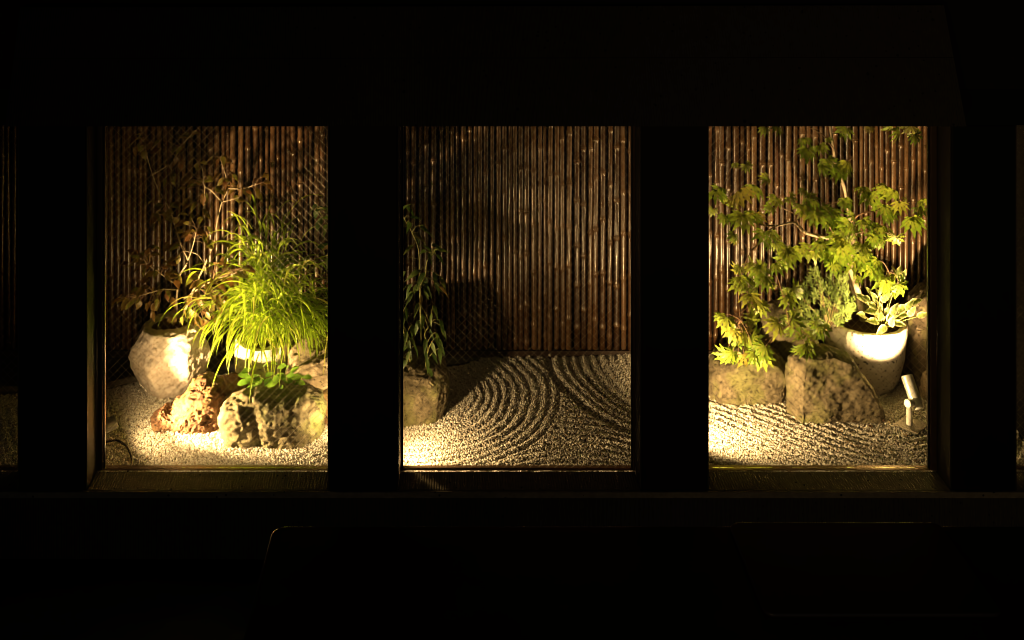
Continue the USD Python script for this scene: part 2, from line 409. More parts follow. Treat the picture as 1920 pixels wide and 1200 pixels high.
# windows: frame, pane with wire inside, ribbed sill
win_label = ['window at the left picture edge, half cut off', 'wired glass window in front of the grass and the white stone planter', 'middle wired glass window in front of the raked gravel rings',
             'wired glass window in front of the maple and the round pot', 'window at the right picture edge, barely in view']
GY = 0.116
for k in range(5):
    x0, x1 = COL[k][1] + 0.004, COL[k + 1][0] - 0.004
    t = thing('garden_window', win_label[k], 'window', ((x0 + x1) / 2, GY, 0), None)
    fl, fr_ = {0: (0.018, 0.012), 1: (0.018, 0.008), 2: (0.0045, 0.007), 3: (0.005, 0.020), 4: (0.012, 0.018)}[k]
    obj('frame_upright', box(x0, x0 + fl, 0.100, 0.130, 0.002, 1.25, 0.0015), 'frame_metal', t)
    obj('frame_upright', box(x1 - fr_, x1, 0.100, 0.130, 0.002, 1.25, 0.0015), 'frame_metal', t)
    obj('frame_rail', box(x0 + fl, x1 - fr_, 0.105, 0.130, 0.0005, 0.0035), 'frame_metal', t)
    obj('frame_rail', box(x0 + fl, x1 - fr_, 0.105, 0.130, 1.18, 1.21), 'frame_metal', t)
    g0, g1 = x0 + fl, x1 - fr_
    obj('gasket', box(g0, g0 + 0.004, GY - 0.006, GY + 0.006, 0.0036, 1.18), 'gasket', t)
    obj('gasket', box(g1 - 0.004, g1, GY - 0.006, GY + 0.006, 0.0036, 1.18), 'gasket', t)
    pane = obj('pane', box(g0 + 0.0042, g1 - 0.0042, GY - 0.0005, GY + 0.0005, 0.0037, 1.179), 'window_glass', t)
    # wire cloth: 19.4 mm squares at 45 degrees
    ws, c = [], 0.0137 * 2
    X0, X1, Z0, Z1 = g0 + 0.005, g1 - 0.005, 0.004, 1.178
    for sgn in (1, -1):
        for q in np.arange(-1.4, 2.4, c):
            # x = X0 + q + sgn-run
            zs = np.array([Z0, Z1])
            xs = X0 + q + (zs - Z0) * 1 if sgn > 0 else X0 + q - (zs - Z0) + 0.3
            p = np.stack([xs, zs], 1)
            d = p[1] - p[0]
            t0, t1 = sorted(((X0 - p[0, 0]) / d[0], (X1 - p[0, 0]) / d[0]))
            t0, t1 = max(t0, 0), min(t1, 1)
            if t1 - t0 < 0.01:
                continue
            a, b = p[0] + d * t0, p[0] + d * t1
            yy = GY + 0.0014 * (1 if sgn > 0 else 0.45)
            ws.append(tube([(a[0], yy, a[1]), (b[0], yy, b[1])], 0.00036, 4, cap=False))
    obj('wire_mesh', cat(ws), 'wire_steel', t)
    # sill slab with ribs running towards the room
    V, Fc = ribs_sheet(COL[k][1] + 0.005, COL[k + 1][0] - 0.005, [0, 1], lambda s: ((0.0005, 0.0995)[s], -0.0012, 0, 1))
    obj('window_sill', cat([(V, Fc), box(COL[k][1] + 0.005, COL[k + 1][0] - 0.005, 0.001, 0.0995, -0.02, -0.0016)]), 'ledge_stone', t)

# low wall under the sill: rounded lip and ribbed face
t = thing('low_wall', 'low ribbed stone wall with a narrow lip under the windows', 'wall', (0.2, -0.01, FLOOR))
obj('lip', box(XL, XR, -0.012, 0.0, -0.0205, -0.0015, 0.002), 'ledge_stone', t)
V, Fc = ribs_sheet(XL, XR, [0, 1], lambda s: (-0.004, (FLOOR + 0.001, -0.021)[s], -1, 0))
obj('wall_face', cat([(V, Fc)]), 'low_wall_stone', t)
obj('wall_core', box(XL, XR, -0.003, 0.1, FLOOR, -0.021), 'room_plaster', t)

# sloping hood over the windows: two rows of ribbed panels and black end blocks
b0, b1 = at(10, 237, 3.30), at(1812, 237, 3.30)
u0, u1 = at(38, 14, 3.434), at(1770, 10, 3.434)
m0, m1 = b0 + (u0 - b0) * 0.56, b1 + (u1 - b1) * 0.56
t = thing('stone_hood', 'dark ribbed stone hood sloping back above the windows', 'hood', (b0 + b1) / 2)


def hood_panel(p, q, r, s):
    V, Fc = ribs_sheet(0.0, 1.0, [0, 1], lambda k: (0, 0, 0, 1), pitch=1 / 370.0, depth=0.0013)
    n = len(V) // 2
    xs, h = V[:n, 0], V[:n, 2]
    nrm = unit(np.cross(q - p, r - p))
    if nrm[1] > 0:
        nrm = -nrm
    lo = p + (q - p) * xs[:, None] + nrm * h[:, None]
    hi = r + (s - r) * xs[:, None] + nrm * h[:, None]
    return np.vstack([lo, hi]), Fc


e = unit(u0 - b0) * 0.0012
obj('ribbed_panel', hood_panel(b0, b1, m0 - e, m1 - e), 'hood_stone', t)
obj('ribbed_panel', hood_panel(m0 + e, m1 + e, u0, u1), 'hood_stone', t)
bk = np.array([0, 0.004, 0])
core = m3.Manifold.hull_points(np.array([b0 + bk, b1 + bk, u0 + bk, u1 + bk] + [np.array([p[0], 0.0 - 0.004, z]) for p in (b0, b1, u0, u1) for z in (b0[2] + 0.001, u0[2])]))
obj('hood_core', core, 'room_plaster', t)
# black soffit between hood and wall, standing behind the hood
obj('wall_head', box(XL, XR, 0.002, 0.14, 1.138, 1.2495), 'black_paint', kind='structure')

# table and bench in the dark room
zt = 0.50
c = at(512, 985, (EYE - zt) * F / 1285)
tx0, ty1 = c[0], c[1]
t = thing('dark_table', 'dark lacquered table with a rounded corner in the dark foreground', 'table', (tx0 + 0.9, ty1 - 0.4, FLOOR))
from shapely.geometry import box as sbox
poly = sbox(tx0, ty1 - 0.8, tx0 + 2.0, ty1).buffer(-0.03).buffer(0.03, 8)


def rounded_slab(poly, z0, z1, r, steps=5):
    """A slab with rounded upper and lower edges."""
    p = np.array(poly.exterior.coords)[:-1]
    if poly.exterior.is_ccw is False:
        p = p[::-1]
    e = np.roll(p, -1, 0) - p
    nn = np.stack([e[:, 1], -e[:, 0]], 1)
    nn /= np.linalg.norm(nn, axis=1, keepdims=True)
    vn = nn + np.roll(nn, 1, 0)
    vn /= np.linalg.norm(vn, axis=1, keepdims=True)
    prof = [(r * (1 - math.cos(a)), z0 + r * (1 - math.sin(a))) for a in np.linspace(math.pi / 2, 0, steps)][::-1]
    prof = [(r * (1 - math.cos(a)), z0 + r - r * math.sin(a)) for a in np.linspace(math.pi / 2, 0, steps)] + [(r * (1 - math.cos(a)), z1 - r + r * math.sin(a)) for a in np.linspace(0, math.pi / 2, steps)]
    n = len(p)
    V = [np.column_stack([p - vn * ins, np.full(n, z)]) for ins, z in prof]
    c = p.mean(0)
    V = np.vstack(V + [[[c[0], c[1], z0]], [[c[0], c[1], z1]]])
    Fc = []
    for i in range(len(prof) - 1):
        for j in range(n):
            k = (j + 1) % n
            a, b = i * n + j, i * n + k
            Fc += [(a, b, b + n), (a, b + n, a + n)]
    t_ = (len(prof) - 1) * n
    for j in range(n):
        k = (j + 1) % n
        Fc += [(len(V) - 2, k, j), (len(V) - 1, t_ + j, t_ + k)]
    return V, np.array(Fc)


obj('tabletop', rounded_slab(poly, zt - 0.036, zt, 0.007), 'table_lacquer', t, smooth=50)
for lx in (tx0 + 0.08, tx0 + 1.92):
    for ly in (ty1 - 0.08, ty1 - 0.72):
        obj('leg', box(lx - 0.03, lx + 0.03, ly - 0.03, ly + 0.03, FLOOR, zt - 0.035, 0.004), 'table_lacquer', t)
p0 = at(1365, 978, (EYE - zt) * F / 1285)
poly = sbox(p0[0], ty1 - 0.30, p0[0] + 0.47, ty1 - 0.004).buffer(-0.02).buffer(0.02, 6)
tr = rounded_slab(poly, zt + 0.001, zt + 0.010, 0.004)
obj('table_board', tr, 'bench_wood', smooth=50, label='thin dark board lying on the back right of the table', cat='board')

# ------------------------------------------------------------------ garden ground
def edge_y(x):
    return np.interp(x, [-2.4, -1.32, -1.22, -0.95, -0.3, 0.0, 0.09, 0.13], [0.62, 0.705, 0.77, 0.83, 0.86, 0.885, 0.93, 1.2])


def seg_dist(x, y, A, B):
    A, B = np.array(A), np.array(B)
    d = B - A
    tt = np.clip(((x - A[0]) * d[0] + (y - A[1]) * d[1]) / (d @ d), 0, 1)
    return np.hypot(x - A[0] - tt * d[0], y - A[1] - tt * d[1])


def height(x, y):
    x, y = np.asarray(x, float), np.asarray(y, float)
    P = np.stack([x * 5, y * 5, 0 * x], -1)
    wob = (meshkit.noise(P, 3) - 0.5) * 0.035
    d1 = np.hypot(x + 0.13, y - 0.66) + wob
    d2 = seg_dist(x, y, (1.15, 0.95), (1.52, 0.60)) + wob * 0.8
    d3 = np.hypot(x - 0.36, y + 0.10) + wob
    d0 = seg_dist(x, y, (-1.05, 0.70), (-0.72, 0.55)) + wob * 1.4
    sp = 0.0355

    def ridge(d, ph=0.0):
        u = ((d + ph) / sp) % 1.0
        return np.where(u < 0.5, u * 2, 2 - u * 2) ** 0.8 - 0.5
    use2 = d2 < 0.79
    use1 = (~use2) & (d1 < 0.535)
    h = np.where(use2, ridge(d2, 0.0), np.where(use1, ridge(d1, 0.01), ridge(d3)))
    amp = 0.0092 * np.ones_like(x)
    left = x < -0.36
    h = np.where(left, ridge(d0), h)
    amp = np.where(left, np.where(x < -1.02, 0.006, 0.0022), amp)
    amp = np.where(use2 & (x > 0.7), 0.0165, amp)
    # the wall of the groove between the two families stands out
    groove = np.exp(-((d2 - 0.795) / 0.016) ** 2) * (~left) * (x < 1.0)
    amp = amp * (0.45 + 0.8 * meshkit.noise(P * 1.6, 5))
    h = h + (meshkit.noise(np.stack([x * 38, y * 38, 0 * x], -1), 12) - 0.5) * 0.35
    # fade ridges close to the stones
    fade = np.clip((d1 - 0.14) / 0.08, 0, 1) * np.clip((d2 - 0.17) / 0.08, 0, 1)
    h = h * amp * fade - groove * 0.009
    # broad swells
    h = h + 0.022 * np.exp(-(((x - 0.75) / 0.35) ** 2 + ((y - 0.93) / 0.16) ** 2)) * (x > -0.3)
    h = h + (meshkit.noise(P * 0.8, 9) - 0.5) * 0.012
    h = h + 0.012 * np.exp(-(((x + 1.22) / 0.05) ** 2 + ((y - 0.22) / 0.05) ** 2))
    return GZ + h


nx, ny = 420, 84
gx, gy = np.meshgrid(np.linspace(XL, XR, nx), np.linspace(0.132, YF + 0.03, ny), indexing='ij')
gz = height(gx, gy) - 0.006
gz = np.where(gy > edge_y(gx) - 0.01, np.minimum(gz, GZ - 0.03), gz)
V = np.stack([gx, gy, gz], -1).reshape(-1, 3)
i, j = np.meshgrid(np.arange(nx - 1), np.arange(ny - 1), indexing='ij')
a = (i * ny + j).ravel()
Fc = np.vstack([np.stack([a, a + ny, a + ny + 1], 1), np.stack([a, a + ny + 1, a + 1], 1)])
obj('ground', (V, Fc), 'under_gravel', smooth=True, kind='structure')
# dark slab along the fence at the left, with its kerb
ex = np.linspace(XL, 0.09, 40)
top = np.stack([ex, edge_y(ex), np.full_like(ex, GZ + 0.006)], 1)
bot = np.stack([ex, np.full_like(ex, YF + 0.03), np.full_like(ex, GZ + 0.006)], 1)
n = len(ex)
a = np.arange(n - 1)
obj('paved_strip', (np.vstack([top, bot]), np.vstack([np.stack([a, a + 1, a + 1 + n], 1), np.stack([a, a + 1 + n, a + n], 1)])), 'slate', kind='structure')
kx = np.linspace(XL, -0.95, 24)
kp = np.stack([kx, edge_y(kx) - 0.006, np.full_like(kx, GZ + 0.012)], 1)
obj('edging_kerb', tube(kp, 0.013, 8), 'kerb_stone', smooth=True, label='thin rounded stone kerb between gravel and dark paving at left', cat='kerb')

# gravel grains
protos = []
gp = UsdGeom.PointInstancer.Define(stage, '/World/gravel')
tagp(gp.GetPrim(), 'pale crushed gravel raked into curved ridges across the garden floor', 'gravel', None, 'stuff')
for k in range(6):
    rs = np.random.RandomState(40 + k)
    m = trimesh.creation.icosphere(1 if k % 2 else 0, 1.0)
    v = m.vertices * (1 + rs.uniform(-0.28, 0.22, (len(m.vertices), 1))) * np.array([1.0, rs.uniform(0.7, 0.95), rs.uniform(0.6, 0.85)])
    usdkit.mesh(stage, f'/World/gravel/grain_{k + 1:03d}', (v, np.array(m.faces)), '/World/Looks/gravel_grain', smooth=False)
    protos.append(f'/World/gravel/grain_{k + 1:03d}')


def grains(pitch, x0, x1, y0, y1, lift, smin, smax, seed, keep=1.0):
    rs = np.random.RandomState(seed)
    X, Y = np.meshgrid(np.arange(x0, x1, pitch), np.arange(y0, y1, pitch), indexing='ij')
    X = X.ravel() + rs.uniform(-0.5, 0.5, X.size) * pitch
    Y = Y.ravel() + rs.uniform(-0.5, 0.5, Y.size) * pitch
    ok = (Y < edge_y(X) - 0.008 + rs.uniform(-0.012, 0.006, X.size)) & (rs.rand(X.size) < keep) & (Y > 0.136) & (Y < YF + 0.0)
    X, Y = X[ok], Y[ok]
    Z = height(X, Y) + lift + rs.uniform(-0.0014, 0.0016, len(X))
    S = smin + (smax - smin) * rs.rand(len(X)) ** 1.8
    return X, Y, Z, S


sets = [grains(0.0057, XL, XR, 0.134, YF, -0.001, 0.0027, 0.0043, 1), grains(0.0085, XL, XR, 0.134, YF, 0.0014, 0.0022, 0.0044, 2, 0.6)]
GX, GYY, GZZ, GS = (np.concatenate([s[k] for s in sets]) for k in range(4))
ng = len(GX)
q = NR.normal(size=(ng, 4))
q /= np.linalg.norm(q, axis=1, keepdims=True)
gp.CreatePrototypesRel().SetTargets([Sdf.Path(p) for p in protos])
gp.CreateProtoIndicesAttr(Vt.IntArray.FromNumpy(NR.randint(0, 6, ng).astype(np.int32)))
gp.CreatePositionsAttr(Vt.Vec3fArray.FromNumpy(np.stack([GX, GYY, GZZ], 1).astype(np.float32)))
gp.CreateScalesAttr(Vt.Vec3fArray.FromNumpy(np.repeat(GS[:, None], 3, 1).astype(np.float32)))
gp.CreateOrientationsAttr(Vt.QuathArray([Gf.Quath(float(a), float(b), float(c), float(d)) for a, b, c, d in q]))

# ------------------------------------------------------------------ bamboo fence
fence = thing('bamboo_fence', 'tall fence of dark smoked bamboo poles behind the garden', 'fence', (0.2, YF, 0))
x = XL + 0.002
k = 0
while x < XR - 0.01:
    r = R.choice([0.0076, 0.0086, 0.0094, 0.0102, 0.0110, 0.0118]) + R.uniform(-0.0005, 0.0005)
    x += r
    z0, z1 = GZ + 0.032 + R.uniform(-0.001, 0.003), 1.75
    prof, tone = [], []
    z = z0
    prof += [(0, z), (r * 0.9, z), (r * 1.0, z + 0.003)]
    tone += [0, 0.2, 0]
    z += R.uniform(0.02, 0.17)
    while z < z1 - 0.05:
        b = R.uniform(1.18, 1.32)
        prof += [(r * 0.98, z - 0.016), (r * 1.03, z - 0.006), (r * b, z - 0.0026), (r * (b - 0.02), z - 0.0008), (r * 1.0, z), (r * (b - 0.04), z + 0.0022), (r * 1.02, z + 0.006), (r * 0.955, z + 0.018)]
        tone += [0, 0.2, 0.8, 0.8, 0.0, 0.7, 0.3, 0]
        z += R.uniform(0.15, 0.235)
        r *= R.uniform(0.985, 1.012)
    prof += [(r, z1), (0, z1)]
    tone += [0, 0]
    yy = YF + R.uniform(-0.003, 0.003)
    V, Fc = lathe(prof, (x, yy, 0), sides=12)
    # gentle bow and lean
    amp, ph, lean = R.uniform(-0.0035, 0.0035), R.uniform(0, 6), R.uniform(-0.004, 0.004)
    V[:, 0] += amp * np.sin(V[:, 2] * 2.4 + ph) + lean * (V[:, 2] - 0.5)
    tv = []
    for (rr, hh), tt in zip(prof, tone):
        tv += [tt] * (1 if rr < 1e-7 else 12)
    obj('bamboo_pole', (V, Fc), 'bamboo', fence, smooth=True, tone=tv)
    k += 1
    x += r + R.choice([0.002, 0.004, 0.006, 0.0085])
obj('backing_board', box(XL, XR, YF + 0.017, YF + 0.03, GZ - 0.05, 1.75), 'backing', fence)
brd = obj('base_board', box(XL, XR, YF - 0.014, YF + 0.0165, GZ - 0.04, GZ + 0.0305, 0.002), 'dark_board', fence)
pb = at(1031, 666, DF - 0.016)
obj('bolt_head', lathe([(0, 0.006), (0.004, 0.005), (0.006, 0.002), (0.006, 0)], pb + np.array([0, 0.002, 0]), (0, -1, 0), 10), 'steel_dark', fence)

# ------------------------------------------------------------------ stones
def to_tri(man):
    mm = man.to_mesh()
    return trimesh.Trimesh(np.array(mm.vert_properties[:, :3]), np.array(mm.tri_verts), process=True)


def weather(man, res, amp, scale, seed, pits=0.0, pscale=60, smooth_it=4, rid=0.0, grain=0.0):
    m = to_tri(man.refine_to_length(res))
    if smooth_it:
        trimesh.smoothing.filter_taubin(m, 0.5, 0.52, smooth_it)
    v = np.array(m.vertices)
    n = np.array(m.vertex_normals)
    d = (meshkit.fbm(v * scale, 5, seed) - 0.5) * 2 * amp
    if rid:
        rr = 1 - np.abs(meshkit.fbm(v * scale * 2.2, 4, seed + 20) - 0.5) * 4
        d += np.clip(rr, -1, 1) * rid - rid * 0.4
    if pits:
        mask = np.clip((meshkit.fbm(v * 11, 3, seed + 77) - 0.36) / 0.22, 0, 1)
        q = meshkit.noise(v * pscale, seed + 50) * 0.7 + meshkit.noise(v * pscale * 2.1, seed + 51) * 0.3
        d -= np.clip((q - 0.60) / 0.18, 0, 1) * pits * mask
        q = meshkit.fbm(v * pscale * 2.6, 2, seed + 60)
        d -= np.clip((q - 0.58) / 0.15, 0, 1) * pits * 0.4 * mask
        d += (meshkit.fbm(v * 120, 3, seed + 90) - 0.5) * pits * 0.45
    if grain:
        e = meshkit.fbm(v * 58 + 3.3, 4, seed + 120)
        d += (e - 0.5) * 2.4 * grain - np.clip(0.05 - np.abs(meshkit.fbm(v * 19, 3, seed + 130) - 0.5), 0, 1) * grain * 12 * np.clip((meshkit.fbm(v * 7, 2, seed + 140) - 0.45) / 0.15, 0, 1)
    m.vertices = v + n * d[:, None]
    return m


def rock_hull(sil, d0, thick, lean=0.0, inner=0.72, bulge=0.62):
    """A stone from its outline at depth d0: pulled in towards and away from the eye, so that it is a closed boulder of the given thickness."""
    P = np.array([at(a, b, d0) for a, b in sil])
    c = P.mean(0)
    pts = [P]
    for s in (-0.5, 0.5):
        Q = c + (P - c) * inner
        Q[:, 1] += s * thick
        Q[:, 2] += -lean * s * thick
        pts.append(Q)
    for s in (-0.32, 0.32):
        Q = c + (P - c) * 0.93
        Q[:, 1] += s * thick
        Q[:, 2] += -lean * s * thick
        pts.append(Q)
    pts = np.vstack(pts)
    for s in (-bulge, bulge):
        Q = c + (P - c) * 0.36
        Q[:, 1] += s * thick
        Q[:, 2] += -lean * s * thick - 0.01
        pts = np.vstack([pts, Q])
    low = pts[pts[:, 2] < c[2]].copy()
    low[:, 2] = GZ - 0.04
    return m3.Manifold.hull_points(np.vstack([pts, low]))


def stone(name, label, mat, hulls, res=0.006, amp=0.012, scale=14, seed=1, pits=0.006, pscale=70, rid=0.0, group='garden stones', smooth_it=5, grain=0.0038):
    man = hulls[0]
    for h in hulls[1:]:
        man = man + h
    m = weather(man, res, amp, scale, seed, pits, pscale, smooth_it, rid, grain)
    return obj(name, m, mat, smooth=40, label=label, cat='rock', group=group)


stone('lava_rock', 'reddish spiky lava rock in front of the white stone planter', 'lava_rock',
      [rock_hull([(287, 782), (305, 765), (330, 775), (335, 795), (310, 800)], 3.95, 0.10),
       rock_hull([(300, 785), (335, 752), (360, 722), (385, 708), (418, 716), (430, 745), (425, 790), (400, 812), (350, 818), (322, 800)], 3.99, 0.17)],
      res=0.0045, amp=0.018, scale=22, seed=5, pits=0.012, pscale=75, rid=0.007)
stone('reddish_rock', 'small dark reddish rock wedged behind the spiky lava rock', 'lava_rock',
      [rock_hull([(395, 745), (410, 712), (440, 705), (462, 715), (470, 745), (440, 770), (405, 765)], 4.09, 0.14)], res=0.006, amp=0.012, scale=22, seed=8, pits=0.01, pscale=55)
stone('mossy_rock', 'long pitted mossy rock lying below the small green plant', 'mossy_rock',
      [rock_hull([(412, 775), (425, 752), (455, 740), (500, 742), (520, 770), (500, 828), (450, 830), (425, 812)], 3.90, 0.16),
       rock_hull([(455, 745), (480, 728), (530, 732), (575, 728), (603, 742), (615, 768), (605, 795), (570, 815), (500, 832), (460, 815)], 3.93, 0.22)],
      res=0.005, amp=0.016, scale=16, seed=11, pits=0.0055, pscale=64, rid=0.003)
stone('tan_rock', 'broad tan rock behind the mossy rock at the column edge', 'pale_rock',
      [rock_hull([(535, 680), (548, 650), (585, 635), (640, 628), (700, 640), (715, 690), (690, 728), (600, 728), (548, 715)], 4.14, 0.26)], res=0.008, amp=0.012, scale=12, seed=15, pits=0.008, pscale=60)
stone('dark_wedge_rock', 'small dark rock wedged right of the mossy rock', 'lava_rock',
      [rock_hull([(585, 735), (600, 718), (640, 715), (660, 740), (640, 765), (600, 765)], 4.02, 0.12)], res=0.007, amp=0.008, scale=20, seed=16, pits=0.006)
stone('ochre_rock', 'ochre rock under the drooping dark leafed plant in the middle window', 'tuff_rock',
      [rock_hull([(690, 690), (715, 668), (760, 662), (818, 668), (838, 688), (845, 715), (832, 742), (800, 757), (750, 772), (700, 772), (680, 740)], 4.07, 0.24, inner=0.73, bulge=0.60)], res=0.006, amp=0.010, scale=14, seed=18, pits=0.009, pscale=50)
stone('low_rock', 'low rounded rock under the drooping maple leaves at left of the maple window', 'tuff_rock',
      [rock_hull([(1322, 705), (1340, 672), (1380, 654), (1430, 647), (1462, 662), (1476, 690), (1462, 715), (1420, 724), (1360, 722), (1326, 718)], 4.19, 0.20, inner=0.8, bulge=0.54)], res=0.006, amp=0.012, scale=14, seed=21, pits=0.009, pscale=55)
stone('upright_rock', 'upright ochre rock behind the boulder and below the juniper', 'tuff_rock',
      [rock_hull([(1428, 590), (1445, 568), (1470, 560), (1500, 585), (1530, 620), (1545, 670), (1520, 720), (1450, 715), (1440, 650), (1430, 620)], 4.30, 0.14)], res=0.008, amp=0.012, scale=14, seed=25, pits=0.008)
stone('boulder', 'biggest angular boulder leaning in front of the round speckled pot', 'tuff_rock',
      [rock_hull([(1476, 700), (1480, 668), (1505, 655), (1550, 648), (1588, 662), (1612, 700), (1640, 738), (1656, 768), (1630, 792), (1560, 772), (1500, 752), (1476, 742)], 4.03, 0.17, lean=0.25, inner=0.80, bulge=0.50)],
      res=0.0045, amp=0.016, scale=13, seed=28, pits=0.0035, pscale=95, rid=0.0025, smooth_it=1)
stone('tall_rock', 'tall brown rock at the right edge beside the round pot', 'dark_rock',
      [rock_hull([(1692, 690), (1700, 600), (1715, 560), (1735, 532), (1765, 528), (1800, 560), (1820, 640), (1815, 720), (1745, 725), (1700, 715)], 4.26, 0.22)], res=0.008, amp=0.018, scale=12, seed=31, pits=0.008, rid=0.006)
stone('hidden_base_rock', 'small tan stone behind the lamp at the right edge', 'pale_rock',
      [rock_hull([(1728, 735), (1732, 705), (1750, 690), (1780, 695), (1790, 735), (1750, 745)], 4.12, 0.12)], res=0.008, amp=0.008, scale=18, seed=33, pits=0.005)


# planters
def ring(c, r, n, ph, z, jit=0.0, seed=0, sq=1.0):
    rs = np.random.RandomState(seed)
    a = ph + np.arange(n) * 2 * np.pi / n
    rr = r * (1 + rs.uniform(-jit, jit, n))
    return np.stack([c[0] + rr * np.cos(a), c[1] + rr * np.sin(a) * sq, np.full(n, z) + rs.uniform(-jit, jit, n) * 0.05], 1)


pc = at(318, 605, 4.235)
P1Z = pc[2]
rimz = P1Z - 0.004
front = -math.pi / 2
pts = np.vstack([ring(pc, 0.112, 9, front - 0.3, rimz, 0.10, 3), ring(pc, 0.150, 7, front - 0.22, 0.105, 0.03, 4), ring(pc + [0.005, 0, 0], 0.142, 7, front - 0.22, 0.05, 0.03, 4),
                 ring(pc + [0.012, 0, 0], 0.095, 7, front + 0.02, -0.06, 0.05, 6)])
man = m3.Manifold.hull_points(pts)
man = man.refine_to_length(0.02)
cav = m3.Manifold.cylinder(0.2, 0.070, 0.082, 18).translate((pc[0] - 0.004, pc[1] + 0.012, rimz - 0.04))
chip = m3.Manifold.hull_points(np.array([pc + [0.055, -0.20, -0.022], pc + [0.19, -0.16, -0.034], pc + [0.19, 0.03, -0.03], pc + [0.085, -0.05, -0.026], pc + [0.075, -0.2, 0.05], pc + [0.19, -0.16, 0.05], pc + [0.19, 0.03, 0.05], pc + [0.105, -0.05, 0.05]]))
m = weather(man - cav - chip, 0.005, 0.011, 15, 71, 0.003, 60, 5, rid=0.003, grain=0.0035)
pl1 = thing('stone_planter', 'big pale faceted stone planter holding the red leafed shrub', 'planter', (pc[0], pc[1], GZ))
obj('body', m, 'planter_stone', pl1, smooth=28)
obj('soil', lathe([(0, 0.006), (0.05, 0.004), (0.078, -0.004), (0.07, -0.03), (0, -0.03)], (pc[0], pc[1] + 0.012, rimz - 0.014), sides=20), 'soil', pl1)

pc2 = at(496, 622, 4.19)
r2 = 0.108
z2 = 0.170
pl2 = thing('white_planter', 'rough white stone planter half hidden under the drooping grass', 'planter', (pc2[0], pc2[1], GZ))
pts = np.vstack([ring(pc2, r2, 14, 0.1, z2, 0.05, 8), ring(pc2, r2 * 1.03, 12, 0.3, 0.06, 0.04, 9), ring(pc2, r2 * 0.88, 12, 0.0, -0.06, 0.04, 10)])
man = m3.Manifold.hull_points(pts) - m3.Manifold.cylinder(0.1, r2 * 0.78, r2 * 0.82, 20).translate((pc2[0], pc2[1], z2 - 0.03))
obj('body', weather(man, 0.006, 0.008, 22, 75, 0.005, 55, 3), 'white_stone', pl2, smooth=40)
obj('soil', lathe([(0, 0.004), (0.06, 0.003), (r2 * 0.83, 0), (r2 * 0.8, -0.02), (0, -0.02)], (pc2[0], pc2[1], z2 - 0.012), sides=20), 'soil', pl2)

pc3 = at(1622, 596, 4.26)
r3 = 0.150
z3 = pc3[2]
pl3 = thing('round_pot', 'round speckled grey white pot holding maple and juniper', 'pot', (pc3[0], pc3[1], GZ))
prof = [(0, GZ - 0.03), (0.085, GZ - 0.03), (0.105, GZ), (0.128, GZ + 0.05), (0.142, GZ + 0.11), (0.149, z3 - 0.04), (0.150, z3 - 0.006), (0.147, z3 - 0.001), (0.140, z3), (0.131, z3 - 0.002), (0.128, z3 - 0.01), (0.127, z3 - 0.05), (0, z3 - 0.055)]
V, Fc = lathe(prof, (pc3[0], pc3[1], 0), sides=64)
m = trimesh.Trimesh(V, Fc).subdivide().subdivide()
v = np.array(m.vertices)
dd = v - np.array([pc3[0], pc3[1], 0])
dd[:, 2] = 0
rr = np.linalg.norm(dd, axis=1, keepdims=True)
v += dd / np.maximum(rr, 1e-6) * ((meshkit.fbm(v * 22, 4, 6) - 0.5) * 0.008)[:, None]
v[:, 2] += (meshkit.noise(v * 30, 8) - 0.5) * 0.004
m.vertices = v
obj('body', m, 'speckled_pot', pl3, smooth=45)
obj('soil', lathe([(0, 0.012), (0.06, 0.008), (0.129, 0), (0.12, -0.02), (0, -0.02)], (pc3[0], pc3[1], z3 - 0.03), sides=24), 'soil', pl3)

